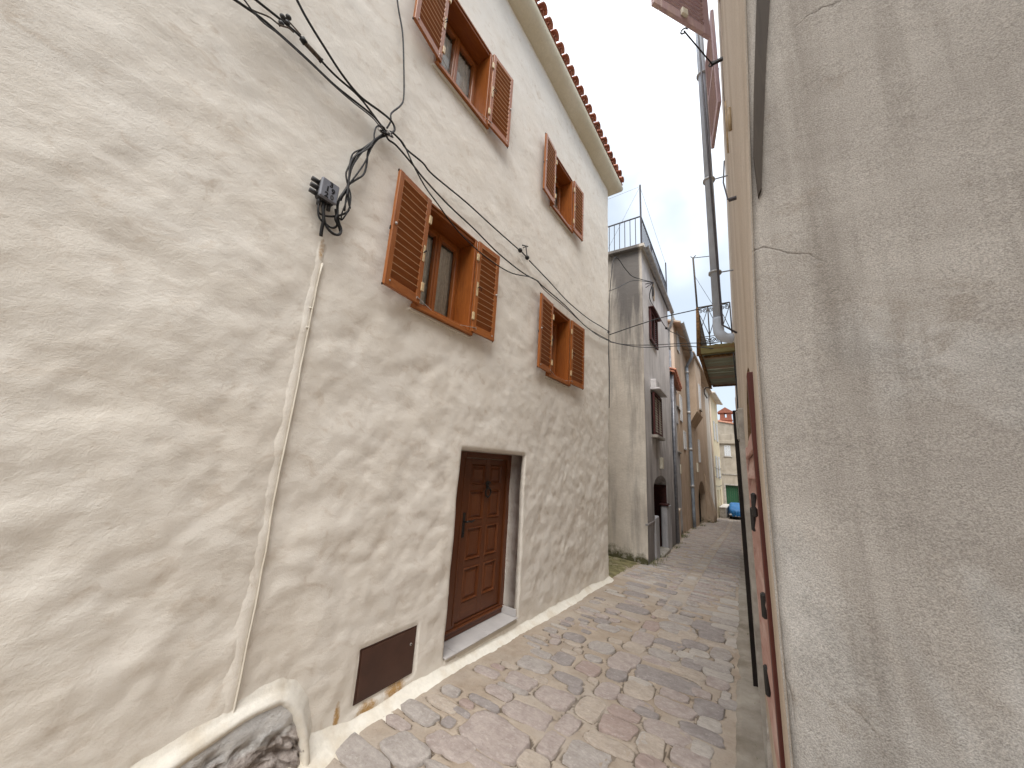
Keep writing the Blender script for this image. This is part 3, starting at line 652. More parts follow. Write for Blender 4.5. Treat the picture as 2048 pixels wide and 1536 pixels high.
# ------------------------------------------------------------------ generic wall with openings in a plan line a->b
def wall_mesh(a, b, z0, z1, opens=(), thick=.3, step=.3, amp=.012, seed=0, reveal=None):
    """front wall; outside is to the right of a->b when walking... normal = (dy,-dx)"""
    a = Vector((*a, 0)); b = Vector((*b, 0)); Lh = (b-a).length; U = (b-a)/Lh; Nn = Vector((U.y, -U.x, 0))
    us = {0, Lh}; zs = {z0, z1}
    k = max(1, int(Lh/step)); us |= {Lh*i/k for i in range(k+1)}; k = max(1, int((z1-z0)/step)); zs |= {z0+(z1-z0)*i/k for i in range(k+1)}
    for o in opens: us |= {o[0], o[1]}; zs |= {o[2], o[3]}
    def clean(s, keep):
        s = sorted(s); out = [s[0]]
        for v in s[1:]:
            if v-out[-1] < .02:
                if v in keep: out[-1] = v
                continue
            out.append(v)
        return out
    us = clean(us, {q for o in opens for q in o[:2]}); zs = clean(zs, {q for o in opens for q in o[2:4]})
    vs = []
    for u in us:
        for z in zs:
            d = amp*fb(u*.9+seed, z*.9, seed, 3)
            if any(o[0]-.03 < u < o[1]+.03 and o[2]-.03 < z < o[3]+.03 for o in opens): d = 0
            vs.append(a+U*u+Nn*d+Vector((0, 0, z)))
    n = len(zs); fs = []; mi = []; deep = {}
    def dp(i): return -i-1
    def ins(i, j):
        if i < 0 or j < 0 or i >= len(us)-1 or j >= n-1: return False
        um = (us[i]+us[i+1])/2; zm = (zs[j]+zs[j+1])/2
        return any(o[0] < um < o[1] and o[2] < zm < o[3] for o in opens)
    mb = MB()
    for i in range(len(us)-1):
        for j in range(n-1):
            q = i*n+j
            if not ins(i, j): fs.append((q, q+n, q+n+1, q+1)); continue
            if not ins(i-1, j): fs.append((q, q+1, dp(q+1), dp(q)))
            if not ins(i+1, j): fs.append((q+n+1, q+n, dp(q+n), dp(q+n+1)))
            if not ins(i, j-1): fs.append((q+n, q, dp(q), dp(q+n)))
            if not ins(i, j+1): fs.append((q+1, q+n+1, dp(q+n+1), dp(q+1)))
    mb.add(vs, [f for f in fs if min(f) >= 0])
    for f in fs:                          # reveals with their own corners, so the wall face keeps flat shading
        if min(f) < 0: mb.add([vs[i] if i >= 0 else vs[-i-1]-Nn*thick for i in f], [(0, 1, 2, 3)])
    for o in opens:                       # arched heads
        if len(o) > 4 and o[4]:
            ku, r = (o[0]+o[1])/2, (o[1]-o[0])/2; rise = o[4]; K = 10
            for s_ in (0, 1):
                prev = None
                for i in range(K+1):
                    t = math.pi*i/K; uu = ku-r*math.cos(t); zz_ = o[3]-rise+rise*math.sin(t)
                    cur = (uu, zz_)
                    if prev and s_ == 0:
                        A = [a+U*prev[0]+Vector((0, 0, prev[1])), a+U*cur[0]+Vector((0, 0, cur[1])), a+U*cur[0]+Vector((0, 0, o[3])), a+U*prev[0]+Vector((0, 0, o[3]))]
                        mb.add(A, [(0, 1, 2, 3)]); mb.add([A[0], A[1], A[1]-Nn*thick, A[0]-Nn*thick], [(0, 1, 2, 3)])
                    prev = cur
    return mb, a, U, Nn
UZ = Vector((0, 0, 1))
def bldg_box(parent, a, b, depth, z0, z1, m_, side_first=True):    # rear, sides and top of a building
    a = Vector((*a, 0)); b = Vector((*b, 0)); U = (b-a).normalized(); Nn = Vector((U.y, -U.x, 0)); mb = MB(); Lh = (b-a).length
    mb.frame(a, U, -Nn, UZ, 0.15, Lh, depth, depth+.1, z0, z1); mb.frame(a, U, -Nn, UZ, Lh-.12, Lh-.002, .35, depth, z0, z1); mb.frame(a, U, -Nn, UZ, .15, Lh-.15, .35, depth, z1-.3, z1-.2)
    return mb.build('rear_wall', m_, parent)

M['gside'] = plaster('grey_house_side', (.56, .50, .43), (.68, .62, .54), 1.4, (.24, .215, .195), True, .55, bst=.5, grain=60, moss=(.085, .080, .042), mossz=(-.25, .30))
M['gfront'] = plaster('grey_house_front', (.63, .61, .61), (.80, .775, .77), 1.1, (.40, .385, .385), True, .5, bst=.25, moss=(.085, .080, .045), mossz=(-.45, .25))
M['gblue'] = plaster('bluish_grey_plaster', (.42, .42, .44), (.58, .58, .60), 1.5, (.25, .25, .265), True, .6, bst=.3, moss=(.08, .075, .045), mossz=(-.75, .0))
M['brown'] = plaster('brown_render', (.50, .385, .285), (.60, .475, .365), 1.2, (.38, .29, .21), True, .5, bst=.4, moss=(.085, .078, .042), mossz=(-1.5, -.7))
M['tan'] = plaster('tan_render', (.60, .49, .385), (.68, .57, .46), 1.2, (.45, .35, .26), True, .5, bst=.3)
M['creamw'] = plaster('cream_render', (.66, .62, .56), (.74, .70, .64), 1.2, (.5, .45, .39), True, .4, bst=.2)
M['yellow'] = plaster('pale_yellow_render', (.70, .60, .40), (.76, .67, .48), 1.2, (.52, .42, .29), True, .5, bst=.25)
M['farw'] = plaster('far_house_render', (.36, .315, .255), (.47, .415, .34), 1.4, (.20, .17, .14), True, .4, bst=.3)
M['maroon'] = plain('maroon_paint', (.075, .022, .020), .6, .3, .3, 14, bst=.2)
M['darkred'] = plain('dark_red_door', (.050, .014, .012), .6, .3, .3, 8)
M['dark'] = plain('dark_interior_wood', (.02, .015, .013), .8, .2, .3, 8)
M['wshut'] = plain('white_shutter_paint', (.62, .63, .64), .6, .3, .15, 20)
M['zinc'] = plain('weathered_zinc', (.27, .28, .31), .42, .5, .25, 6, metal=.45)
M['zincl'] = plain('pale_zinc_gutter', (.42, .42, .42), .45, .5, .2, 8, metal=.35)
M['bluepipe'] = plain('blue_grey_pipe', (.50, .55, .63), .45, .4, .12, 3, metal=0, dirt=(.42, .46, .53))
M['bluepipe2'] = plain('slate_blue_pipe', (.24, .28, .33), .45, .4, .2, 4)
M['rail'] = plain('dark_rail_paint', (.055, .05, .06), .5, .4, .3, 20)
M['green'] = wood('green_gate_paint', (.025, .105, .048), (.014, .065, .03), .5)
M['plate'] = plain('cream_meter_plate', (.72, .68, .56), .5, .3, .08, 10)
M['stone'] = plaster('grey_cut_stone', (.36, .33, .29), (.50, .465, .42), 5, (.22, .20, .175), False, 4, bst=.6, grain=45)
M['moss'] = plain('moss_ground', (.185, .165, .085), .95, .1, .35, 5, bst=.6, dirt=(.36, .30, .235))
M['earth'] = plain('earth', (.22, .18, .14), .95, .1, .3, 4, bst=.4)

# ------------------------------------------------------------------ grey house
def soot(mt, x0, x1, z0, z1, c):            # black rain staining running down from the terrace edge
    N = mt.node_tree.nodes; L = mt.node_tree.links; b = N['Principled BSDF']; src = b.inputs['Base Color'].links[0].from_socket
    n = noi(N, L, pos(N, L, (1.6, 1, .16)), 3.2, 6, .65, .5); zz = band(N, L, 'Z', z0, z1); xx = math_(N, L, 'MULTIPLY', band(N, L, 'X', x0-.5, x0), math_(N, L, 'SUBTRACT', 1, band(N, L, 'X', x1, x1+.12)))
    f = ramp(N, L, math_(N, L, 'ADD', math_(N, L, 'MULTIPLY', math_(N, L, 'MULTIPLY', zz, xx), .55), math_(N, L, 'MULTIPLY', n, .75)), .46, .78, (0,)*3, (.92,)*3)
    L.new(mixc(N, L, f, src, c), b.inputs['Base Color'])
soot(M['gside'], -2.95, -2.46, 3.2, 7.6, (.13, .12, .115)); soot(M['gfront'], -3.0, 0, 3.6, -.6, (.24, .225, .225))
ga, gb = (-2.345, 9.5), (-2.545, 14.1); gz1 = 8.19
gh = thing('grey_house', (-3.5, 11.5, G(11)), 'tall stained grey house with roof terrace railing and arched doorway', 'house')
def gp(*p): return on_pl(p, ga, gb)
def rect(pts): q = [gp(*p) for p in pts]; return min(a[0] for a in q), max(a[0] for a in q), min(a[1] for a in q), max(a[1] for a in q)
u0, u1, _, _ = rect([(1308, 1000), (1335, 1000)]); _, za, _ = gp(1321, 951)
zbase = G(11.5)-.02
gw1 = rect([(1298, 622), (1311, 692)]); z_ = [gp(1298, 620)[1], gp(1298, 678)[1]]; gw1 = (gp(1298, 650)[0], gp(1311, 660)[0], z_[1], z_[0])
gw2 = (gp(1303, 830)[0], gp(1317, 830)[0], gp(1303, 868)[1], gp(1303, 785)[1])
door_o = (u0, u1, zbase, za, .32)
mb, a3, U, Nn = wall_mesh(ga, gb, -1, gz1, [door_o, gw1, gw2], .62, .25, .02, 2)
mb.build('front_wall', M['gfront'], gh, True)
mb, *_ = wall_mesh((-6.5, 9.5), ga, -1, gz1, [], .3, .2, .025, 5); mb.build('side_wall', M['gside'], gh, True)
bldg_box(gh, ga, gb, 4.0, -1, gz1, M['gfront'])
def gf(mb, u_0, u_1, n0, n1, z0, z1, bev=0): return mb.frame(a3, U, Nn, UZ, u_0, u_1, n0, n1, z0, z1, bev)
# terrace slab, gutter
gf(MB(), -.12, 4.75, -4.2, .10, gz1+.001, gz1+.10, .01).build('terrace_slab', M['gside'], gh)
gr = MB(); K = 8
prof = [(.08+.075+.075*math.cos(math.pi+math.pi*i/K), gz1-.02+.075*math.sin(math.pi+math.pi*i/K)) for i in range(K+1)]
gr.grid([[a3+U*u+Nn*n_+UZ*(z+.0-.01*u) for n_, z in prof] for u in (-.15, 1, 2, 3, 4.75)]); gr.grid([[a3+U*u+Nn*(n_*.97+.004)+UZ*(z+.006-.01*u) for n_, z in prof] for u in (-.15, 4.75)])
gr = gr.build('gutter', M['zincl'], gh, True)
ge = a3+U*4.72+Nn*.16+UZ*(gz1-.12)
MB().tube(spline([ge, ge+Vector((0, 0, -.25)), ge+Vector((-.08, .05, -.5)), ge+Vector((-.17, .1, -.7)), Vector((ge.x-.17, ge.y+.1, 6.6))], 4), .05, 8).build('swan_neck', M['zincl'], gr, True)
MB().tube([(ge.x-.17, ge.y+.1, 6.6), (ge.x-.15, ge.y+.12, 3.3), (ge.x-.12, ge.y+.12, G(14.2)+.05)], .05, 8).build('downpipe', M['zinc'], gr, True)
# railing on the terrace
rl = thing('terrace_railing', a3+UZ*(gz1+.1), 'thin dark metal railing round flat roof of grey house', 'railing')
zt = gz1+.10; rh = .98
def rod(name, p, q_, r, par): return MB().tube([p, q_], r, 5).build(name, M['rail'], par)
c0 = a3+U*.02+Nn*.0; c1_ = a3+U*4.65
lx = c0+Vector((-3.0, 0, 0))
rod('top_rail', c0+UZ*(zt+rh), c1_+UZ*(zt+rh), .022, rl); rod('top_rail', c0+UZ*(zt+rh), lx+UZ*(zt+rh), .022, rl)
rod('bottom_rail', c0+UZ*(zt+.08), c1_+UZ*(zt+.08), .014, rl); rod('bottom_rail', c0+UZ*(zt+.08), lx+UZ*(zt+.08), .014, rl)
for i in range(1, 19): rod('baluster', lx.lerp(c0, i/19)+UZ*(zt-.01), lx.lerp(c0, i/19)+UZ*(zt+rh), .012, rl)
for i in range(1, 30): rod('baluster', c0.lerp(c1_, i/30)+UZ*(zt-.01), c0.lerp(c1_, i/30)+UZ*(zt+rh), .011, rl)
for k in (.33, .66): rod('post', c0.lerp(c1_, k)+UZ*(zt-.01), c0.lerp(c1_, k)+UZ*(zt+rh+.02), .02, rl)
rod('post', c0+UZ*(zt-.01), c0+UZ*10.35, .028, rl); rod('post', c1_+UZ*(zt-.01), c1_+UZ*(zt+2.0), .026, rl); rod('post', lx+UZ*(zt-.01), lx+UZ*(zt+2.0), .026, rl)
MB().tube([c0+UZ*10.3, c1_+UZ*(zt+1.95)], .004, 4).build('washing_line', M['cableg'], rl); MB().tube([c0+UZ*10.3, lx+UZ*(zt+1.9)], .004, 4).build('washing_line', M['cableg'], rl)
MB().tube([c0+UZ*10.3, lx.lerp(c0, .65)+UZ*(zt+.1)], .004, 4).build('washing_line', M['cableg'], rl)
# upper louvred shutter pair
def louver(par, o, U_, N_, o4, cols, slats_m, frame_m, prd=.06, name='window', n=None):
    u_0, u_1, z0, z1 = o4; f = MB(); th = .05
    f.frame(o, U_, N_, UZ, u_0, u_0+.07, prd-th, prd, z0, z1); f.frame(o, U_, N_, UZ, u_1-.07, u_1, prd-th, prd, z0, z1)
    f.frame(o, U_, N_, UZ, u_0+.07, u_1-.07, prd-th, prd-.002, z0, z0+.07); f.frame(o, U_, N_, UZ, u_0+.07, u_1-.07, prd-th, prd-.002, z1-.07, z1)
    um = (u_0+u_1)/2; f.frame(o, U_, N_, UZ, um-.045, um+.045, prd-th, prd-.001, z0+.07, z1-.07)
    wn = f.build(name, frame_m, par)
    s = MB(); n = n or int((z1-z0)/.09)
    for i in range(n):
        zc = z0+.09+(z1-z0-.18)*(i+.5)/n
        for aa, bb in ((u_0+.07, um-.045), (um+.045, u_1-.07)):
            s.frame(o+N_*(prd-.03)+UZ*zc, U_, (N_*.35-UZ*.94).normalized(), (N_*.94+UZ*.35).normalized(), aa, bb, -.036, .036, -.006, .006)
    s.build('louvres', slats_m, wn)
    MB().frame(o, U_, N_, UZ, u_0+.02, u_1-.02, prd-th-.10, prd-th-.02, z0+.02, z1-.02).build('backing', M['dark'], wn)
    return wn
M['palewood'] = wood('faded_louvre_wood', (.66, .60, .53), (.48, .42, .36), .8)
wn = louver(gh, a3, U, Nn, (gw1[0]-.05, gw1[1]+.03, gw1[2], gw1[3]), 2, M['maroon'], M['maroon'], .07, 'window', 12)
wn = louver(gh, a3, U, Nn, (gw2[0]-.05, gw2[1]+.05, gw2[2], gw2[3]), 2, M['palewood'], M['maroon'], .10, 'window', 14)
gf(MB(), gw2[0]-.12, gw2[1]+.12, .002, .26, gw2[3]+.05, gw2[3]+.10, .01).build('hood_slab', M['gfront'], gh)
gf(MB(), gw2[0]-.08, gw2[1]+.08, .002, .16, gw2[3]+.10, gw2[3]+.36, .02).build('hood_corbel', M['gfront'], gh)
gf(MB(), gw1[0]-.08, gw1[1]+.12, .002, .16, gw1[3]+.02, gw1[3]+.06, .01).build('hood_slab', M['maroon'], gh)
gf(MB(), gw2[0]-.06, gw2[1]+.06, .002, .16, gw2[2]-.09, gw2[2]-.01, .01).build('sill', M['stone'], gh)
# arched doorway: dark red door ajar, half-height masonry each side, stone step
dz = za-.02
dr = gf(MB(), u0+.02, u1-.02, -.64, -.57, zbase, dz, .01).build('door', M['darkred'], gh)
gf(MB(), u0+.35*(u1-u0), u0+.40*(u1-u0), -.57, -.52, zbase+.1, dz-.15).build('door_stile', M['maroon'], dr)
gf(MB(), u0+.55*(u1-u0), u0+.60*(u1-u0), -.57, -.54, zbase+.1, dz-.3).build('door_stile', M['maroon'], dr)
gf(MB(), u1-.05, u1-.004, -.57, -.02, zbase, dz-.28).build('door_lining', M['darkred'], dr); gf(MB(), u0+.004, u0+.05, -.57, -.02, zbase, dz-.28).build('door_lining', M['darkred'], dr)
hm = zbase+1.12
gf(MB(), u0-.02, u0+.24*(u1-u0), -.2, .03, zbase-.1, hm, .03).build('parapet', M['gblue'], gh)
gf(MB(), u1-.16*(u1-u0), u1+.45, -.15, .035, zbase-.1, hm+.16, .03).build('parapet', M['gblue'], gh)
gf(MB(), u1-.18*(u1-u0), u1+.02, -.2, .06, hm+.162, hm+.22, .01).build('parapet_cap', M['darkred'], gh)
gf(MB(), -.005, u0+.0, -.05, .02, hm-.12, hm-.07, .008).build('string_course', M['gfront'], gh)
gf(MB(), u0+.25*(u1-u0), u1-.17*(u1-u0), -.2, .10, zbase-.05, zbase+.10, .02).build('door_sill', M['stone'], gh)
pu, pz, _ = gp(1320, 926); gf(MB(), pu-.11, pu+.11, .0, .09, pz-.17, pz+.16, .015).build('meter_box', M['plate'], gh)
# oval vent under the eave
pu, pz, _ = gp(1306, 585); MB().poly_prism(a3, U, UZ, Nn, [(pu+.16*math.cos(t), pz+.30*math.sin(t)) for t in [2*math.pi*i/14 for i in range(14)]], .012, .03).build('vent', M['brown'], gh)
# cable bracket on the corner
bp = a3+Nn*.02+U*.35+UZ*gp(1289, 568)[1]
t_ = thing('corner_bracket', bp, 'iron cable bracket with black coil at corner of grey house', 'bracket')
MB().tube([bp, bp+Nn*.22], .012, 6).build('arm', M['rail'], t_); MB().tube([bp+UZ*-.12, bp+Nn*.22], .010, 6).build('strut', M['rail'], t_)
MB().tube([bp+Nn*.2+U*.06*math.cos(t)+UZ*(-.28+.14*math.sin(t)) for t in [2*math.pi*i/14 for i in range(16)]], .02, 6).build('cable_coil', M['cable'], t_, True)
bq = bp+Nn*.22

# ------------------------------------------------------------------ cables across the alley
rw_x = lambda y, z=2: .055-.04*y+.02*max(0, z-H)
e0 = on_x((1220, 683), XW+.05)
bal = Vector((-.98, 8.7, 5.05))
cable('span_cable', [e0, on_y((1250, 689), 8.0), on_y((1300, 690), 8.3), on_y((1400, 686), 8.55), Vector((rw_x(8.6)-.03, 8.75, 4.72))], .010, 'upper cable spanning alley from white house corner to balcony')
cable('span_cable', [e0+Vector((0, 0, -.01)), on_y((1262, 692), 8.0), on_y((1304, 695), 8.3), on_y((1370, 692), 8.45), Vector((rw_x(8.6)-.03, 8.7, 4.60))], .010, 'lower cable spanning alley from white house corner to balcony', 'cableg')
cable('span_cable', [Vector((XK+.03, YC+.08, 4.95))]+[on_y(p, 7.8+i*.25) for i, p in enumerate(c6([(300, 1110), (500, 1050), (720, 1000), (880, 962)]))]+[Vector((rw_x(8.6)-.02, 8.62, on_y((1455, 608), 8.62).z))], .013, 'cable rising across alley from white house to balcony rail')
cable('span_cable', [Vector((XK+.02, YC+.08, 5.75))]+[on_y(p, 8.0+i*.4) for i, p in enumerate(c6([(110, 600), (200, 690), (260, 745)]))]+[bq], .011, 'cable sagging from top of white house corner to grey house bracket')
cable('span_cable', [Vector((XK+.02, YC+.08, on_y((1221, 578), YC).z))]+[on_y(p, 8.0+i*.5) for i, p in enumerate(c6([(140, 825), (200, 793), (270, 772)]))]+[bq+UZ*.0], .010, 'shorter cable arching from white house corner to grey house bracket', 'cableg')
cable('span_cable', [bq]+[on_y(p, 10.2+i*1.2) for i, p in enumerate(c6([(380, 900), (430, 1000), (510, 1138)]))]+[on_y(c6([(600, 1190)])[0], 14), on_y(c6([(680, 1232)])[0], 17.5)], .014, 'cable from grey house bracket sagging down past maroon shutter to next eaves')
MB_ = MB().ball(on_y(c6([(510, 1138)])[0], 12.6), .05, 8); tag(MB_.build('cable_joint', M['cable'], None, True), 'round black joint on sagging cable beside grey house corner', 'cable joint')

# ------------------------------------------------------------------ low bluish house with clay eave
ba, bb_ = (-2.58, 14.15), (-2.95, 17.8)
t_ = thing('low_house', (-3.6, 16, G(16)), 'narrow low bluish grey house with clay tile eave beside grey house', 'house')
def bp_(*p): return on_pl(p, ba, bb_)
du0, du1 = .9, 1.9
zb_ = G(16)-.03
mb, ao, U2, N2 = wall_mesh(ba, bb_, -1.5, 5.72, [(bp_(1349, 1000)[0], bp_(1356, 1000)[0], zb_, bp_(1352, 956)[1]), (bp_(1353, 845)[0], bp_(1357, 845)[0], bp_(1354, 900)[1], bp_(1354, 845)[1]), (bp_(1352, 790)[0], bp_(1355, 790)[0], bp_(1353, 810)[1], bp_(1353, 784)[1])], .3, .3, .02, 8)
mb.build('front_wall', M['gblue'], t_, True); bldg_box(t_, ba, bb_, 3, -1.5, 5.7, M['gblue'])
o_ = (bp_(1349, 1000)[0], bp_(1356, 1000)[0])
MB().frame(ao, U2, N2, UZ, o_[0], o_[1], -.3, -.22, zb_, bp_(1352, 956)[1]).build('door', M['darkred'], t_)
MB().frame(ao, U2, N2, UZ, o_[0]+.15, o_[1]+.12, -.1, .06, zb_-.2, zb_+1.05, .02).build('parapet', M['tan'], t_)
MB().frame(ao, U2, N2, UZ, o_[0]+.10, o_[1]+.16, -.1, .09, zb_+1.052, zb_+1.17, .02).build('parapet_cap', M['tan'], t_)
for p_, q_ in (((1353, 845), (1354, 900)), ((1352, 784), (1353, 810))):
    a_ = bp_(*p_); b_ = bp_(*q_); k = bp_(p_[0]+4, p_[1])[0]
    w2 = MB().frame(ao, U2, N2, UZ, a_[0], k, -.28, -.2, b_[1], a_[1]).build('window', M['dark'], t_)
    MB().frame(ao, U2, N2, UZ, a_[0]-.08, k+.08, .002, .08, b_[1]-.08, b_[1]-.01, .01).build('sill', M['stone'], w2)
a_ = bp_(1360, 938); MB().frame(ao, U2, N2, UZ, a_[0]-.12, a_[0]+.12, .0, .05, a_[1]-.2, a_[1]+.2, .01).build('meter_plate', M['plate'], t_)
rf = MB(); rf.frame(ao+UZ*5.72, U2, (N2*.94-UZ*.34), (N2*.34+UZ*.94), -.02, 3.7, -1.6, .20, 0, .06); rf = rf.build('roof', M['tile_r'], t_)
for i in range(17):
    o = bpy.data.objects.new('tile', TM[i % 2]); link(o, ao+U2*(.12+i*.215)+N2*.24+UZ*5.75, rf); o.rotation_euler = (0, 0, math.atan2(N2.y, N2.x))
MB().tube([ao+U2*.15+N2*.1+UZ*5.6, ao+U2*.15+N2*.06+UZ*(G(14.3)+.03)], .05, 8).build('downpipe', M['zinc'], t_, True)

# ------------------------------------------------------------------ tan house with zinc gutter, then the brown house with the bay
ta, tb = (-2.98, 17.85), (-3.22, 22.2)
t_ = thing('tan_house', (-4, 20, G(20)), 'tan rendered house with overhanging zinc gutter above low tiled house', 'house')
def tp(*p): return on_pl(p, ta, tb)
wo = (tp(1366, 870)[0], tp(1369, 870)[0]+.25, tp(1367, 898)[1], tp(1367, 862)[1])
w3 = [(1.15, 1.95, tp(1362, 708)[1]-.35, tp(1362, 660)[1]-.45), (1.15, 1.95, 4.45, 5.75)]
mb, ao, U2, N2 = wall_mesh(ta, tb, -2, 9.1, [wo]+w3, .3, .3, .02, 11); mb.build('front_wall', M['brown'], t_, True)
mb, *_ = wall_mesh((-7, 17.85), ta, -2, 9.1, [], .3, .3, .02, 12); mb.build('side_wall', M['tan'], t_, True)
bldg_box(t_, ta, tb, 4, -2, 9.0, M['tan'])
for o_ in [wo]+w3: louver(t_, ao, U2, N2, o_, 2, M['wshut'], M['wshut'], .06, 'window', 12)
ev = MB(); ev.frame(ao+UZ*9.12, U2, N2*.95-UZ*.3, N2*.3+UZ*.95, -.25, 4.45, -1.6, .36, 0, .07); ev.build('eave', M['brown'], t_)
gt = MB(); prof = [(.42+.09*math.cos(math.pi+math.pi*i/8), 9.02+.09*math.sin(math.pi+math.pi*i/8)) for i in range(9)]
for k in (1, .95): gt.grid([[ao+U2*u+N2*((n_-.42)*k+.42)+UZ*z for n_, z in prof] for u in (-.3, 4.4)])
gt = gt.build('gutter', M['zincl'], t_, True)
ge = ao+U2*4.3+N2*.42+UZ*8.93
pb = Vector((-3.12, 22.55, G(22.5)+.05)); 
dp_ = MB().tube(spline([ge, ge+Vector((0, .1, -.35)), Vector((pb.x, pb.y, 8.1)), Vector((pb.x, pb.y, 7.6)), Vector((pb.x, pb.y, 3)), pb], 4), .085, 10).build('downpipe', M['bluepipe2'], gt, True)
for z in (7.7, 5.3, 3.2, 1.2): MB().tube([(pb.x, pb.y, z), (pb.x, pb.y, z+.14)], .105, 10).build('pipe_collar', M['zincl'], gt, True)

ra, rb = (-3.24, 22.22), (-3.32, 33.0)
t_ = thing('brown_house', (-4.2, 27, G(27)), 'brown rendered house with projecting corbelled bay and arched gateway', 'house')
def rp_(*p): return on_pl(p, ra, rb)
ar = (rp_(1397, 1000)[0], rp_(1412, 1010)[0], G(27.5)-.1, rp_(1404, 962)[1], 1.3)
mb, ao, U2, N2 = wall_mesh(ra, rb, -2.5, 9.0, [ar], .35, .4, .02, 14); mb.build('front_wall', M['brown'], t_, True); bldg_box(t_, ra, rb, 4, -2.5, 8.9, M['brown'])
MB().frame(ao, U2, N2, UZ, ar[0], ar[1], -.42, -.34, ar[2], ar[3]).build('gate', M['dark'], t_)
b0, b1 = 1.15, 4.0; bz = rp_(1397, 845)[1]+.1
bay = MB(); bay.frame(ao, U2, N2, UZ, b0, b1, .0, .46, bz, 9.0); bay.add([ao+U2*u+N2*n_+UZ*z for u in (b0, b1) for n_, z in ((0, bz), (.458, bz), (.0, bz-.75))], [(0, 1, 2), (3, 5, 4), (0, 3, 4, 1), (1, 4, 5, 2), (0, 2, 5, 3)])
bay = bay.build('bay', M['brown'], t_)
for z0, z1 in ((5.75, 7.3), (3.75+bz-3.6, 5.0)): 
    pass
louver(t_, ao, U2, N2, (b0+1.0, b0+1.75, 5.9, 7.45), 2, M['wshut'], M['wshut'], .52, 'window', 14)
MB().frame(ao, U2, N2, UZ, b0+.92, b0+1.83, .462, .56, 5.78, 5.88, .01).build('sill', M['stone'], t_)
louver(t_, ao, U2, N2, (b1+.6, b1+1.3, 2.7, 4.2), 2, M['wshut'], M['wshut'], .06, 'window', 14)
q_ = rp_(1394, 935); MB().frame(ao, U2, N2, UZ, q_[0]-.2, q_[0]+.2, 0, .08, q_[1]-.28, q_[1]+.28, .01).build('meter_plate', M['plate'], t_)
bt = MB()
bt.add([ao+U2*u+N2*n_+UZ*z for u in (ar[1]+.15, ar[1]+2.6) for n_, z in ((-.02, -2.5), (.42, -2.5), (.42, G(30)+.4), (-.02, 2.2 if u < ar[1]+1 else 1.2))], [(0, 1, 2, 3), (7, 6, 5, 4), (1, 5, 6, 2), (2, 6, 7, 3), (0, 3, 7, 4)])
bt.build('buttress', M['brown'], t_)
MB().frame(ao+UZ*9.02, U2, N2*.95-UZ*.3, N2*.3+UZ*.95, -.1, 10.7, -1.6, .62, 0, .07).build('eave', M['tan'], t_)

# ------------------------------------------------------------------ cream house, pale yellow house
ca, cb_ = (-3.33, 33.05), (-3.36, 36.5)
t_ = thing('cream_house', (-4.2, 34.8, G(35)), 'plain cream plastered house between brown house and pale yellow house', 'house')
mb, ao, U2, N2 = wall_mesh(ca, cb_, -3, 9.2, [], .3, .5, .02, 17); mb.build('front_wall', M['creamw'], t_, True); bldg_box(t_, ca, cb_, 4, -3, 9.1, M['creamw'])
MB().tube([ao+U2*3.3+N2*.08+UZ*9.1, ao+U2*3.3+N2*.08+UZ*(G(36)+.1)], .06, 8).build('downpipe', M['tan'], t_, True)
MB().frame(ao+UZ*9.2, U2, N2*.97-UZ*.22, N2*.22+UZ*.97, -.05, 3.45, -1.5, .35, 0, .07).build('eave', M['tan'], t_)
ya, yb_ = (-3.37, 36.55), (-3.26, 43.2)
t_ = thing('yellow_house', (-4.2, 40, G(40)), 'pale yellow house with white shutters and wide eave at end of alley', 'house')
ops = [(4.4, 5.4, 1.6, 3.7), (2.2, 3.1, 1.7, 3.7), (4.5, 5.3, -1.7, .6), (2.4, 3.2, -1.7, .6), (4.4, 5.4, 5.2, 7.0), (2.2, 3.1, 5.2, 7.0)]
mb, ao, U2, N2 = wall_mesh(ya, yb_, -3, 9.35, ops, .3, .4, .02, 19); mb.build('front_wall', M['yellow'], t_, True); bldg_box(t_, ya, yb_, 4, -3, 9.3, M['yellow'])
for k, o_ in enumerate(ops):
    if k in (2, 3): MB().frame(ao, U2, N2, UZ, o_[0], o_[1], -.25, -.18, o_[2], o_[3]).build('door', M['palewood'], t_)
    else: louver(t_, ao, U2, N2, o_, 2, M['wshut'], M['wshut'], .07, 'window', 14)
MB().frame(ao+UZ*9.35, U2, N2*.97-UZ*.18, N2*.18+UZ*.97, -.05, 7.0, -1.6, .55, 0, .10).build('eave', M['creamw'], t_)
for i in range(3): MB().tube([ao+U2*(.5+i*.02)+N2*.05+UZ*(2.6-.8*i), ao+U2*4+N2*.05+UZ*(2.5-.8*i), ao+U2*6.5+N2*.05+UZ*(2.6-.8*i)], .02, 5).build('wall_wire', M['cableg'], t_)

# ------------------------------------------------------------------ far house with the green gate, chimney, covered car, ledge
t_ = thing('far_house', (-2, 49, G(48)), 'weathered stone house closing the alley with green gate', 'house')
fy = 48.0
def fp(*p): return on_y(p, fy)
d0, d1 = fp(1451, 970), fp(1476, 972); wa, wb = fp(1448, 891), fp(1462, 912)
og = (d0.x+7, d1.x+7, G(48)-.05, d0.z); ow = (wa.x+7, wb.x+7, wb.z, wa.z); ow2 = (d0.x+7+2.6, d0.x+7+3.5, wb.z, wa.z)
mb, ao, U2, N2 = wall_mesh((-7, fy), (4, fy), -3, 5.85, [og, ow, ow2], .35, .4, .03, 23); mb.build('front_wall', M['farw'], t_, True); bldg_box(t_, (-7, fy), (4, fy), 6, -3, 5.8, M['farw'])
gt = MB(); wv = (og[1]-og[0])/6
for i in range(6): gt.frame(ao, U2, N2, UZ, og[0]+wv*i+.004, og[0]+wv*(i+1)-.004, -.28, -.22+.006*(i % 2), og[2], og[3], .01)
gt = gt.build('gate', M['green'], t_)
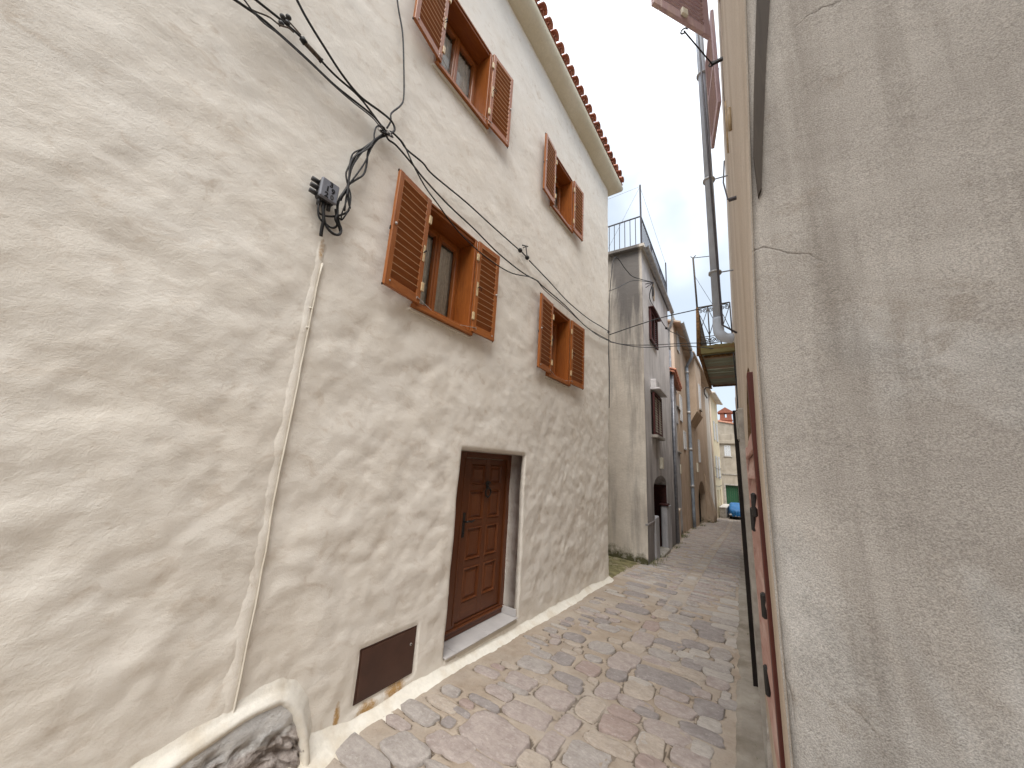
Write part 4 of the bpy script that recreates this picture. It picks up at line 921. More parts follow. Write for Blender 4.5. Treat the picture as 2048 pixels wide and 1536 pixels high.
for z in (.35, .8): MB().frame(ao, U2, N2, UZ, og[0]+.03, og[1]-.03, -.212, -.19, og[2]+(og[3]-og[2])*z, og[2]+(og[3]-og[2])*z+.08).build('gate_rail', M['green'], gt)
MB().frame(ao, U2, N2, UZ, og[0]-.16, og[0]-.002, -.1, .06, og[2], og[3]+.15, .01).build('gate_jamb', M['stone'], t_); MB().frame(ao, U2, N2, UZ, og[1]+.002, og[1]+.16, -.1, .06, og[2], og[3]+.15, .01).build('gate_jamb', M['stone'], t_); MB().frame(ao, U2, N2, UZ, og[0], og[1], -.1, .058, og[3]+.002, og[3]+.16, .01).build('gate_lintel', M['stone'], t_)
for o_ in (ow, ow2):
    wn = louver(t_, ao, U2, N2, o_, 2, M['wshut'], M['wshut'], .06, 'window', 12)
    MB().frame(ao, U2, N2, UZ, o_[0]-.12, o_[1]+.12, .002, .10, o_[2]-.14, o_[2]-.01, .01).build('sill', M['stone'], wn)
MB().frame(ao, U2, N2, UZ, 0, 11, .002, .22, 5.5, 5.85, .03).build('cornice', M['farw'], t_); MB().frame(ao, U2, N2, UZ, 0, 11, -.25, .05, 5.852, 6.6, .02).build('parapet', M['farw'], t_)
MB().frame(ao, U2, N2, UZ, 0, 11, .002, .07, 2.05-.0, 2.15).build('string_course', M['stone'], t_)
gbm = MB(); gbm.poly_prism((-7, fy+2.0, 0), (1, 0, 0), UZ, (0, 1, 0), [(1.5, 6), (9.5, 6), (9.5, 7.0), (3.2, 8.35), (1.5, 8.1)], 0, 5); gbm.build('attic', M['farw'], t_)
rf = MB(); rf.poly_prism((-7, fy+1.85, 0), (1, 0, 0), UZ, (0, 1, 0), [(1.3, 8.05), (3.2, 8.36), (9.8, 6.95), (9.8, 7.1), (3.2, 8.53), (1.3, 8.2)], 0, 5.4); rf = rf.build('roof', M['tile_r2'], t_)
M['brickred'] = plain('orange_red_brick', (.27, .105, .070), .85, .2, .2, 10, bst=.3)
cx, cz = on_y((1451, 826), fy+3).x, 8.0
ch = MB(); ch.box(cx-.62, cx+.62, fy+2.6, fy+3.7, 7.6, 8.9, .03); ch = ch.build('chimney', M['brickred'], t_)
for s_ in (-1, 1): MB().box(cx+s_*.36-.24, cx+s_*.36+.24, fy+2.6, fy+3.7, 8.902, 9.45, .02).build('chimney_pier', M['brickred'], ch)
MB().poly_prism((cx, fy+2.45, 0), (1, 0, 0), UZ, (0, 1, 0), [(-.85, 9.453), (.85, 9.453), (.8, 9.6), (0, 10.15), (-.8, 9.6)], 0, 1.4).build('chimney_cap', M['brickred'], ch)
MB().box(cx-.7, cx+.7, fy+2.52, fy+3.78, 8.55, 8.65, .02).build('chimney_band', M['brickred'], ch)

# car under a blue tarpaulin, nose towards the alley
M['tarp'] = plain('blue_tarpaulin', (.02, .16, .40), .38, .45, .18, 3, bst=.25); M['rubber'] = plain('tyre_rubber', (.02, .02, .02), .8, .2, .2, 20)
cx, cy, cg = -1.80, 38.6, G(39)
car = thing('covered_car', (cx, cy+2, cg), 'parked car under blue tarpaulin at end of alley', 'car')
secs = [(-.05, .62, .30), (.0, .74, .42), (.25, .80, .60), (.95, .88, .70), (1.15, .90, .76), (1.7, 1.22, .80), (2.0, 1.30, .80), (2.9, 1.28, .80), (3.5, 1.0, .78), (3.95, .86, .70), (4.05, .66, .55)]
rows = []
for s_, h_, w_ in secs:
    r = []
    for i in range(25):
        t = i/24*2-1; a = abs(t); sg = 1 if t > 0 else -1
        if a < .55: px_ = w_*1.0*a/.55*.93; pz_ = h_-.05*(a/.55)**3
        else: q = (a-.55)/.45; px_ = w_*(.93+.17*math.sin(q*1.57)); pz_ = h_-.05-(h_-.30)*q
        wr = .022*nz(s_*4, t*7, 2)+.02*math.sin(i*1.9+s_*5)*(1 if a > .6 else .3)
        r.append((cx+sg*(px_+wr), cy+s_+(.06*math.sin(i*1.3) if s_ < 0 else 0), cg+pz_+wr*.5))
    rows.append(r)
rows.insert(0, [(p[0]*.98+cx*.02, p[1]-.015, cg+.30+.05*math.sin(i*1.1) if p[2] > cg+.30 else p[2]) for i, p in enumerate(rows[0])])
tp_ = MB().grid(rows).build('tarpaulin', M['tarp'], car, True)
MB().box(cx-.78, cx+.78, cy+.02, cy+.5, cg+.20, cg+.42, .05).build('bumper', M['boxd'], car); MB().box(cx-.72, cx+.72, cy+.3, cy+3.9, cg+.22, cg+.58, .05).build('body', M['boxd'], car)
MB().box(cx-.27, cx+.27, cy-.0, cy+.018, cg+.25, cg+.36, .004).build('number_plate', M['wshut'], car)
for s_ in (-1, 1): MB().ball((cx+s_*.6, cy+.03, cg+.38), .085, 8, 1.4, .5, .8).build('headlight', M['wshut'], car, True)
for s_ in (-1, 1):
    for yy in (.75, 3.2):
        wh_ = MB().tube([(cx+s_*.72, cy+yy, cg+.30), (cx+s_*.54, cy+yy, cg+.30)], .30, 20).build('wheel', M['rubber'], car, True)
        MB().tube([(cx+s_*.725, cy+yy, cg+.30), (cx+s_*.70, cy+yy, cg+.30)], .17, 14).build('rim', M['zincl'], wh_, True)
t_ = thing('stone_ledge', (-3.05, 40, cg), 'low pale stone ledge between yellow house and covered car', 'ledge')
MB().box(-3.24, -2.72, 38.5, 43, cg-.3, cg+.86, .04).build('ledge_wall', M['stone'], t_); MB().box(-3.25, -2.66, 38.42, 43.05, cg+.862, cg+.96, .02).build('ledge_cap', M['creamw'], t_)
# ------------------------------------------------------------------ right-hand house (grazing wall) with return face beside the camera
M['beige'] = plaster('streaked_beige_render', (.62, .52, .42), (.72, .63, .53), 1.6, (.46, .36, .26), True, .9, bst=.35, grain=70, stretch=(1, 1, .15))
def roughcast():
    mt, N, L, b = mat('grey_roughcast', .95, .15); p = pos(N, L)
    col = ramp(N, L, noi(N, L, p, 1.6, 6, .62, .5), .30, .70, (.36, .325, .29), (.50, .46, .415))
    pt = ramp(N, L, noi(N, L, pos(N, L, (1, 1, .7)), 1.15, 4, .5, .7), .56, .60)                       # later cement patches
    col = mixc(N, L, math_(N, L, 'MULTIPLY', pt, .95), col, ramp(N, L, noi(N, L, p, 9, 5, .6), .35, .65, (.40, .375, .345), (.54, .51, .475)))
    col = mixc(N, L, ramp(N, L, noi(N, L, pos(N, L, (6, 6, .35)), 1.7, 5, .6), .48, .72, (0,)*3, (.75,)*3), col, (.235, .205, .175))   # damp runs
    col = mixc(N, L, ramp(N, L, noi(N, L, p, 4.5, 7, .75, .5), .57, .72, (0,)*3, (.6,)*3), col, (.27, .22, .17))
    vo = N.new('ShaderNodeTexVoronoi'); vo.feature = 'DISTANCE_TO_EDGE'; vo.inputs['Scale'].default_value = 1.15
    wv = N.new('ShaderNodeVectorMath'); wv.operation = 'MULTIPLY_ADD'; nn_ = N.new('ShaderNodeTexNoise'); nn_.inputs['Scale'].default_value = 5; nn_.inputs['Detail'].default_value = 5; L.new(p, nn_.inputs['Vector'])
    L.new(nn_.outputs['Color'], wv.inputs[0]); wv.inputs[1].default_value = (.25, .25, .25); L.new(p, wv.inputs[2]); L.new(wv.outputs[0], vo.inputs['Vector'])
    ck = math_(N, L, 'MULTIPLY', ramp(N, L, vo.outputs['Distance'], .0, .006, (1,)*3, (0,)*3), ramp(N, L, noi(N, L, p, 1.3, 3, .5), .5, .6))
    col = mixc(N, L, math_(N, L, 'MULTIPLY', ck, .8), col, (.12, .10, .085))
    gr = noi(N, L, p, 330, 2, .8)
    col = mixc(N, L, 1.0, col, ramp(N, L, gr, .32, .68, (.68,)*3, (1.22,)*3), 'MULTIPLY')
    L.new(col, b.inputs['Base Color'])
    h1 = math_(N, L, 'SUBTRACT', math_(N, L, 'ADD', noi(N, L, p, 7, 5, .6), math_(N, L, 'MULTIPLY', pt, .25)), ck)
    n1 = bump(N, L, b, h1, .45, .02); bump(N, L, b, gr, .55, .004, n1); return mt
M['rough'] = roughcast()
def speckle(mt, sc, lo, hi):
    N = mt.node_tree.nodes; L = mt.node_tree.links; b = N['Principled BSDF']; src = b.inputs['Base Color'].links[0].from_socket
    c = mixc(N, L, 1.0, src, ramp(N, L, noi(N, L, pos(N, L), sc, 3, .8), .35, .65, (lo,)*3, (hi,)*3), 'MULTIPLY'); L.new(c, b.inputs['Base Color'])
speckle(M['beige'], 160, .8, 1.1)
M['pinkpaint'] = wood('faded_pink_paint', (.52, .33, .28), (.42, .24, .20), .75, 'Y', 14, .25, (.58, .42, .37))
M['mauve'] = wood('faded_mauve_paint', (.52, .38, .39), (.42, .29, .31), .6, 'Z', 10, .3, (.55, .42, .38))
M['redpaint'] = wood('red_brown_paint', (.125, .027, .016), (.08, .017, .011), .6)
M['recessdark'] = wood('dark_recess_tone', (.085, .068, .054), (.05, .04, .032), .8, 'Z', 10, .2)  # shade of the recess put into the colour
M['archbrick'] = plain('brown_arch_stone', (.20, .13, .075), .9, .2, .4, 16, bst=.5)
rh_ = thing('right_house', (1.5, 15, G(10)), 'tall streaked beige house running along right side of alley', 'house')
Y0 = 1.06
def rx(y, z): return .055-.04*y+.02*max(0, z-H)+.030*max(0, z-2.3)*math.exp(-(y-1.06)/.45)*(z < 6)
AY0, AY1, AZ = 1.40, 2.55, 2.44            # arched window bay
WY0, WY1, WZ0, WZ1 = 3.0, 3.72, 5.93, 7.3  # upper window
DY0, DY1, DZ = 3.6, 4.55, 2.25             # doorway
def right_wall():
    ys = [Y0]; 
    while ys[-1] < 36: ys.append(ys[-1]+max(.04, .035*ys[-1]))
    ys[-1] = 36
    for b in (AY0, AY1, WY0, WY1, DY0, DY1): i = min(range(len(ys)), key=lambda k: abs(ys[k]-b)); ys[i] = b
    ys = sorted(set(ys)); zs = [-2.2+.13*i for i in range(86)]
    ops = [(AY0, AY1, .95, AZ), (WY0, WY1, WZ0, WZ1), (DY0, DY1, -.2, DZ)]
    for o in ops:
        for b in o[2:]: i = min(range(len(zs)), key=lambda k: abs(zs[k]-b)); zs[i] = b
    zs = sorted(set(zs)); n = len(zs); vs = []
    for y in ys:
        for z in zs: vs.append((rx(y, z)-.006*fb(y*1.1, z*.9, 3, 3)*min(1, y/3), y, z))
    deep = {}
    def dp(i):
        if i not in deep: deep[i] = len(vs); v = vs[i]; vs.append((v[0]+.22, v[1], v[2]))
        return deep[i]
    def ins(i, j):
        if i < 0 or j < 0 or i >= len(ys)-1 or j >= n-1: return False
        ym = (ys[i]+ys[i+1])/2; zm = (zs[j]+zs[j+1])/2; return any(o[0] < ym < o[1] and o[2] < zm < o[3] for o in ops)
    fs = []
    for i in range(len(ys)-1):
        for j in range(n-1):
            q = i*n+j
            if not ins(i, j): fs.append((q, q+1, q+n+1, q+n)); continue
            if not ins(i-1, j): fs.append((q, q+1, dp(q+1), dp(q)))
            if not ins(i+1, j): fs.append((q+n+1, q+n, dp(q+n), dp(q+n+1)))
            if not ins(i, j-1): fs.append((q+n, q, dp(q), dp(q+n)))
            if not ins(i, j+1): fs.append((q+1, q+n+1, dp(q+n+1), dp(q+1)))
    mb = MB().add(vs, fs)
    K = 12; ym = (AY0+AY1)/2; r = (AY1-AY0)/2; rise = .5      # arched head filler
    pr = None
    for i in range(K+1):
        t = math.pi*i/K; yy = ym-r*math.cos(t); z = AZ-rise+rise*math.sin(t)
        if pr:
            A = [(rx(pr[0], pr[1]), pr[0], pr[1]), (rx(yy, z), yy, z), (rx(yy, AZ), yy, AZ), (rx(pr[0], AZ), pr[0], AZ)]; mb.cm = 0; mb.add(A, [(0, 1, 2, 3)])
            mb.cm = 1; mb.add([A[0], A[1], (A[1][0]+.22, yy, z), (A[0][0]+.22, pr[0], pr[1])], [(0, 1, 2, 3)])
        pr = (yy, z)
    mb.build('street_wall', [M['beige'], M['archbrick']], rh_, False)
    # return face beside the camera: roughcast with a slanting outer edge
    rows = []
    for i in range(61):
        r_ = []
        for j in range(137):
            z = -.3+j*.065; e = rx(Y0, z)-.004; x = e+(1.75-e)*(i/60)**1.6
            r_.append((x, Y0+.008*fb(x*1.7, z*1.7, 4, 2)-.004+.02*max(0, 1-(x-e)/.02)*(i < 6), z))
        rows.append(r_)
    MB().grid(rows).build('return_wall', M['rough'], rh_, True)
    b = MB(); b.box(.6, 6, Y0+.35, 36, 8.4, 8.7); b.box(5.9, 6, Y0+.3, 36, -2, 8.4); b.box(1.74, 6, Y0-.01, Y0+.3, -.5, 8.6); b.box(-1.3, 6, 35.9, 36.02, -2.4, 8.6)
    b.build('rear_wall', M['rough'], rh_)
    nb = thing('light_blocking_wall', (3, -4, 0), 'unseen grey roughcast wall added beside right house to cut light', 'house')  # unseen wall, added to hold light off the white wall
    MB().box(1.76, 1.9, -9, Y0-.02, -.5, 7.6).build('wall', M['rough'], nb)
right_wall()
# pale edge strip and slanting dark strip put in for a shaded recess on the return face
MB().add([(x, Y0-.014, z) for x, z in ((.028, 2.25), (.047, 2.25), (.075, 2.9), (.100, 3.5), (.125, 4.4), (.085, 4.4), (.064, 3.5), (.045, 2.9))], [tuple(range(8))]).add([(x, Y0+.03, z) for x, z in ((.028, 2.25), (.047, 2.25), (.075, 2.9), (.100, 3.5), (.125, 4.4), (.085, 4.4), (.064, 3.5), (.045, 2.9))], [tuple(range(7, -1, -1))]).build('stone_edge', M['stone'], rh_) if False else None
tb_ = MB(); tb_.poly_prism((0, Y0-.012, 0), (1, 0, 0), UZ, (0, 1, 0), [(.053, 2.70), (.062, 2.72), (.083, 2.93), (.112, 3.2), (.165, 3.62), (.22, 4.3), (.16, 4.3), (.102, 3.40), (.066, 3.02), (.052, 2.84)], -.004, .05); tb_.build('dark_recess_strip', M['recessdark'], rh_)
# pink louvred shutter standing in the arched bay: wide weathered slats and red stile
sh = thing('pink_shutter', (rx(1.9, 1)-.02, 1.9, 1.0), 'weathered pink louvred shutter with red-brown stile in arched bay of right house', 'shutter')
ang = rad(3.2)
o_ = Vector((rx(1.42, 2)+.012, 1.42, .96)); Us = Vector((-.052, 1, 0)).normalized(); Ns = Vector((-1, -.052, 0)).normalized()
MB().frame(o_, Us, Ns, UZ, 0, .06, -.01, .022, 0, 1.34, .003).build('stile', M['redpaint'], sh)
MB().frame(o_, Us, Ns, UZ, .98, 1.05, -.012, .015, 0, 1.15, .003).build('stile', M['pinkpaint'], sh)
for i in range(11):
    z = .04+i*.105; T = (Ns*.20+UZ*-.98).normalized(); Q = Us.cross(T)
    MB().frame(o_+UZ*(z+.05), Us, T, Q, .063+.004*(i % 3), .977-.01*(i % 2), -.062, .055, -.006, .008, .003).build('slat', M['pinkpaint'], sh)
MB().frame(o_, Us, Ns, UZ, .06, .98, -.03, -.018, 0, 1.15).build('backing', M['redpaint'], sh)
MB().frame(o_, Us, Ns, UZ, .30, .34, .012, .03, .84, .93, .006).build('latch', M['iron'], sh); MB().frame(o_, Us, Ns, UZ, .54, .58, .012, .03, .76, .86, .006).build('latch', M['iron'], sh)
MB().frame(o_, Us, Ns, UZ, .50, .54, .012, .03, .16, .26, .006).build('hinge', M['iron'], sh); MB().frame(o_, Us, Ns, UZ, .2, .23, .012, .03, .52, .60, .006).build('hinge', M['iron'], sh)
# doorway further along: stone jamb, dark timber post, door
jm = MB(); 
for y_a, y_b in ((DY0-.16, DY0-.001), (DY1+.001, DY1+.17)): jm.box(rx((y_a+y_b)/2, 1)-.028, rx((y_a+y_b)/2, 1)+.16, y_a, y_b, -.2, DZ+.25, .01)
jm.box(rx(4.1, 1)-.027, rx(4.1, 1)+.15, DY0, DY1, DZ+.002, DZ+.25, .01); dw = jm.build('doorway', M['stone'], rh_)
MB().box(rx(4.1, 1)+.13, rx(4.1, 1)+.18, DY0-.02, DY1+.02, -.2, DZ+.02).build('door', M['redpaint'], dw)
MB().box(rx(4.95, 1)-.062, rx(4.95, 1)+.05, DY1+.18, DY1+.42, G(4.9)-.05, 2.68, .008).build('timber_post', M['dark'], dw)
MB().box(rx(2.7, 1)-.03, rx(2.7, 1)+.06, 2.56, 3.42, -.1, .42, .03).build('plinth', M['rough'], rh_)
# upper window with mauve shutters
up = louver(rh_, Vector((rx(WY1, 6), WY1, 0)), Vector((0, -1, 0)), Vector((-1, 0, 0)), (0, WY1-WY0, WZ0, WZ1), 2, M['mauve'], M['mauve'], -.10, 'window', 12)
ms = thing('mauve_shutter', (rx(3, 6)-.1, 3.0, 5.9), 'faded mauve shutter leaf swung out over alley from right house', 'shutter')
hA = Vector((-.075, 3.0, 5.91)); hB = Vector((-.455, 2.46, 5.91)); U3 = (hB-hA).normalized(); N3 = Vector((U3.y, -U3.x, 0)); wd = (hB-hA).length
MB().frame(hA, U3, N3, UZ, 0, .08, 0, .035, 0, 1.35, .004).build('stile', M['mauve'], ms); MB().frame(hA, U3, N3, UZ, wd-.08, wd, 0, .035, 0, 1.35, .004).build('stile', M['mauve'], ms)
for z in (0, .62, 1.25): MB().frame(hA, U3, N3, UZ, .081, wd-.081, .001, .034, z, z+.10, .004).build('rail', M['mauve'], ms)
for i in range(14):
    z = .115+i*.036 if i < 14 else 0
for k in range(2):
    for i in range(9): MB().frame(hA+N3*.017+UZ*((.105 if k == 0 else .725)+.028+i*.0565), U3, (N3*.7+UZ*.7), (N3*-.7+UZ*.7), .079, wd-.079, -.03, .03, -.005, .005).build('slat', M['mauve'], ms)
MB().tube([hA+U3*.02+N3*.04+UZ*.9, hA+U3*-.05+N3*.02+UZ*.9], .012, 6).build('hinge', M['iron'], ms)
MB().frame(hA, U3, N3, UZ, wd*.45, wd*.55, -.03, -.002, .03, .10, .004).build('catch', M['plate'], ms)
ms = thing('mauve_shutter', (rx(4, 6)-.1, 4.0, 5.9), 'faded mauve shutter leaf folded back flat on wall of right house', 'shutter')
o3 = Vector((rx(WY1, 6)-.03, WY1+.01, 5.91)); U3 = Vector((-.20, 1, 0)).normalized(); N3 = Vector((-1, -.20, 0)).normalized()
MB().frame(o3, U3, N3, UZ, 0, .07, 0, .035, 0, 1.35, .004).build('stile', M['mauve'], ms); MB().frame(o3, U3, N3, UZ, .56, .63, 0, .035, 0, 1.35, .004).build('stile', M['mauve'], ms)
for z in (0, .62, 1.25): MB().frame(o3, U3, N3, UZ, .071, .559, .001, .034, z, z+.10, .004).build('rail', M['mauve'], ms)
for k in range(2):
    for i in range(9): MB().frame(o3+N3*.017+UZ*((.105 if k == 0 else .725)+.028+i*.0565), U3, (N3*.7+UZ*.7), (N3*-.7+UZ*.7), .069, .561, -.03, .03, -.005, .005).build('slat', M['mauve'], ms)
q0 = on_y((1424, 128), 3.6); q1 = on_y((1368, 62), 3.05)
t_ = thing('shutter_stay', q0, 'thin iron stay hook reaching out below mauve shutters', 'hook')
MB().tube([q0, q1], .007, 6).build('rod', M['iron'], t_)
for q in (q0, q1): MB().tube([q+Vector((.03*math.cos(a), .0, .03*math.sin(a))) for a in [2*math.pi*i/10 for i in range(9)]], .007, 5).build('hook_eye', M['iron'], t_)
MB().box(q0.x-.01, rx(3.6, q0.z)+.03, 3.585, 3.615, q0.z-.012, q0.z+.012).build('fixing', M['iron'], t_)
# big downpipe and thin conduit
t_ = thing('downpipe', (-.24, 4.4, 3.3), 'large blue-grey downpipe on upper right house ending in an elbow', 'downpipe')
pt = on_y((1394, 0), 4.4); pm = on_y((1436, 640), 4.4); ptop = pm+(pt-pm)*1.7
MB().tube([ptop, pm], .047, 16).build('pipe', M['bluepipe'], t_, True)
el = pm+Vector((0, 0, -.0)); MB().tube(spline([pm+Vector((0, 0, .02)), pm+Vector((.0, 0, -.14)), pm+Vector((.025, 0, -.19)), pm+Vector((.06, .02, -.215)), pm+Vector((.12, .05, -.22))], 4), .055, 16).build('elbow', M['bluepipe'], t_, True)
for k in (.12, .38, .72): c_ = pm+(pt-pm)*k; MB().tube([c_-Vector((0, 0, .012)), c_+Vector((0, 0, .012))], .068, 16).build('joint_band', M['zincl'], t_, True); MB().tube([c_, c_+Vector((.2, .02, 0))], .008, 5).build('bracket', M['zinc'], t_)
x1 = on_y((1391, 0), 4.1); x2 = on_y((1445, 650), 4.1); x0 = x2+(x1-x2)*1.7
tag(MB().tube([x0, x2, x2+Vector((.12, .02, -.1))], .011, 8).build('conduit', M['rail'], None, True), 'slim dark conduit running beside large blue-grey downpipe', 'conduit')
# wall-mounted wires by the far edge, cables falling to the street
for k, (dx, dl) in enumerate(((0, 'left'), (.035, 'right'))):
    pts = [Vector((rx(8.4, 4)-.03+dx, 8.4, 4.45)), Vector((rx(8.3, 4)-.02+dx*.5, 8.3, 3.6)), Vector((rx(8.2, 3)-.025+dx, 8.2, 2.9)), Vector((rx(8.2, 3)-.03+dx, 8.2, 2.3)), Vector((rx(7.9, 3)+.0, 7.9, 2.05)), Vector((rx(7.7, 3)+.03, 7.7, 2.0))]
    cable('drop_cable', pts, .014, ('outer' if k == 0 else 'inner')+' black cable dropping from balcony down right house wall')

def on_r(p, off=.02):                    # pixel -> right wall surface
    r = ray(*p); lo, hi = .02, 60.0
    for _ in range(60):
        t = (lo+hi)/2; q = r*(t/r.y)
        if q.x-(rx(q.y, q.z+H)-off) > 0 if (r*(.02/r.y)).x-(rx(.02, H)-off) < 0 else q.x-(rx(q.y, q.z+H)-off) < 0: hi = t
        else: lo = t
    q = r*(lo/r.y); return Vector((q.x, q.y, q.z+H))
M['tanpipe'] = plain('tan_painted_conduit', (.40, .29, .17), .6, .3, .25, 20)
for k, (p_, q_) in enumerate((((1459, 42), (1462, 372)), ((1452, 45), (1456, 365)))):
    a_, b_ = on_r(p_, .012), on_r(q_, .012); ym = (a_.y+b_.y)/2
    tag(MB().tube([Vector((rx(ym, z)-.012, ym, z)) for z in (a_.z, (a_.z+b_.z)/2, b_.z)], .011 if k == 0 else .007, 6).build('wall_conduit', M['tanpipe'], None, True), ('tan' if k == 0 else 'thinner tan')+' conduit running upright on beige right house wall', 'conduit')
c_ = on_r((1460, 398), .03); t_ = thing('wall_lamp_bracket', c_, 'small dark bracket holding looped wire on beige right house wall', 'bracket')
MB().box(c_.x-.008, c_.x+.035, c_.y-.012, c_.y+.012, c_.z-.010, c_.z+.002, .002).build('plate', M['rail'], t_); MB().tube([c_+Vector((-.01, 0, 0)), c_+Vector((-.025, 0, .12)), c_+Vector((-.012, 0, .26))], .004, 5).build('wire', M['rail'], t_)

# ------------------------------------------------------------------ balcony
BY0, BY1, BZ = 8.6, 12.4, 4.62
bx = thing('balcony', (-.6, 10.5, BZ), 'timber-floored balcony with scrolled wrought iron railing on right house', 'balcony')
M['greenwood'] = wood('mossy_green_planks', (.40, .43, .34), (.27, .30, .23), .8, 'X', 10, .2, (.30, .25, .18))
M['brownwood'] = wood('weathered_planks', (.46, .36, .28), (.33, .25, .185), .85, 'X', 10, .2)
M['mossbeam'] = wood('mossy_beam', (.22, .19, .085), (.15, .13, .06), .9, 'X', 8, .15, (.17, .10, .045))
M['rust'] = plain('rusted_iron', (.16, .085, .035), .85, .2, .5, 18, bst=.4, dirt=(.27, .15, .05))
M['wrought'] = plain('wrought_iron', (.10, .085, .075), .7, .3, .4, 30, bst=.2)
pr = .655
yy = BY0+.16; i = 0
while yy < BY1-.1:
    w_ = random.uniform(.28, .40); w_ = min(w_, BY1-yy)
    xm = rx(yy, 2)
    MB().box(xm-pr+.05+random.uniform(-.03, .02), xm+.05, yy+.006, yy+w_-random.choice((.012, .012, .05)), BZ+random.uniform(-.012, .012), BZ+.04, .004).build('plank', M['greenwood' if i % 3 != 1 else 'brownwood'], bx); yy += w_; i += 1
MB().box(rx(8.6, 2)-pr-.01, rx(8.6, 2)+.05, BY0, BY0+.10, BZ-.06, BZ+.13, .01).build('edge_beam', M['mossbeam'], bx)
sb = MB(); d_ = Vector((-.04, 1, 0)).normalized(); sb.frame((rx(8.6, 2)-pr, BY0+.10, BZ), d_, Vector((1, .04, 0)).normalized(), UZ, 0, BY1-BY0-.1, -.01, .06, -.07, .10, .01); sb.build('side_beam', M['rust'], bx)
for yb2 in (BY0+.3, BY1-.3): MB().tube([(rx(yb2, 2)-pr+.1, yb2, BZ-.05), (rx(yb2, 2)+.06, yb2, BZ-.05)], .03, 6).build('bracket', M['rust'], bx)
def br(name, pts, r, m_='wrought'): return MB().tube(pts, r, 5).build(name, M[m_], bx, True)
zr = BZ+.13; ztop = zr+.95
cnr = Vector((rx(8.65, 2)-pr+.03, BY0+.05, 0)); cin = Vector((rx(8.65, 2)+.02, BY0+.05, 0)); cfr = Vector((rx(12.4, 2)-pr+.03, BY1, 0))
for z, r in ((ztop, .016), (zr+.06, .012), (zr+.22, .010)): br('rail', [cnr+UZ*z, cin+UZ*z], r); br('rail', [cnr+UZ*z, cfr+UZ*z], r)
def scroll(c, U_, sg, up, r0=.055):
    pts = []
    for i in range(22):
        t = i/21*1.6*2*math.pi; r = r0*(1-.75*i/21); pts.append(c+U_*(sg*r*math.cos(t))+UZ*(up*r*math.sin(t)))
    return pts
def railing_bay(p, q, n):
    Ur = (q-p).normalized(); Lr = (q-p).length
    for i in range(n+1):
        b_ = p+Ur*(Lr*i/n); br('baluster', [b_+UZ*zr, b_+UZ*ztop], .014)
        if i < n:
            c_ = b_+Ur*(Lr/n/2); w_ = Lr/n/2
            br('lozenge_bar', [b_+UZ*(ztop-.06), c_+UZ*(zr+.58), b_+UZ*(zr+.24)], .008); br('lozenge_bar', [b_+Ur*2*w_+UZ*(ztop-.06), c_+UZ*(zr+.58), b_+Ur*2*w_+UZ*(zr+.24)], .008)
            for sg in (-1, 1): br('scroll', scroll(c_+Ur*(sg*w_*.5)+UZ*(ztop-.10), Ur, sg, 1), .009); br('scroll', scroll(c_+Ur*(sg*w_*.5)+UZ*(zr+.14), Ur, sg, -1, .06), .010)
railing_bay(cnr, cin, 3); railing_bay(cnr, cfr, 11)
br('corner_post', [cnr+Vector((-.01, -.01, BZ-.08)), cnr+Vector((-.005, -.0, zr+.4)), cnr+UZ*ztop], [.06, .045, .03], 'rust')
pt_ = on_y((1386, 516), BY0+.05)
br('line_pole', [cnr+UZ*ztop, Vector((pt_.x, pt_.y, pt_.z))], .021, 'wrought'); br('pole_fork', [pt_+Vector((-.05, 0, .05)), pt_, pt_+Vector((.06, 0, .05))], .012)
MB().tube([pt_, pt_+Vector((.5, .2, .03))], .009, 5).build('pole_wire', M['cableg'], bx); MB().tube([pt_-UZ*.45, cin.lerp(cnr, .5)+UZ*ztop], .004, 4).build('pole_wire', M['cableg'], bx)
br('spout', spline([Vector((rx(12, 2)-pr-.02, BY1, BZ-.02)), Vector((rx(12, 2)-pr-.14, BY1, BZ-.03)), Vector((rx(12, 2)-pr-.17, BY1, BZ-.18)), Vector((rx(12, 2)-pr-.1, BY1, BZ-.36))], 4), .02)

# ------------------------------------------------------------------ paving
def stone_mat(name, c1, c2, c3):
    mt, N, L, b = mat(name, .72, .3); p = pos(N, L)
    col = ramp(N, L, noi(N, L, p, 9, 8, .72, .6), .36, .64, c1, c2); col = mixc(N, L, ramp(N, L, noi(N, L, p, 23, 7, .75), .54, .66, (0,)*3, (.8,)*3), col, c3)
    col = mixc(N, L, ramp(N, L, noi(N, L, p, 55, 5, .8), .60, .70, (0,)*3, (.7,)*3), col, (.17, .14, .125))
    col = mixc(N, L, ramp(N, L, noi(N, L, pos(N, L, (.3, 1, 1), rot=(0, 0, .4)), 60, 4, .7), .35, .6, (.25,)*3, (0,)*3), col, (.16, .13, .125))
    L.new(col, b.inputs['Base Color']); n1 = bump(N, L, b, noi(N, L, p, 20, 6, .7), .8, .012); bump(N, L, b, noi(N, L, p, 120, 4, .75), .5, .005, n1); return mt
SM = [stone_mat('paving_stone_grey', (.34, .305, .28), (.47, .43, .40), (.55, .51, .475)), stone_mat('paving_stone_pink', (.36, .30, .275), (.48, .415, .38), (.55, .49, .455)),
      stone_mat('paving_stone_dark', (.27, .24, .228), (.37, .335, .32), (.46, .42, .395)), stone_mat('paving_stone_tan', (.41, .345, .285), (.52, .45, .38), (.57, .51, .45)),
      stone_mat('paving_stone_red', (.34, .26, .23), (.44, .35, .315), (.52, .45, .415)), stone_mat('paving_stone_pale', (.44, .40, .36), (.545, .505, .46), (.40, .36, .325))]
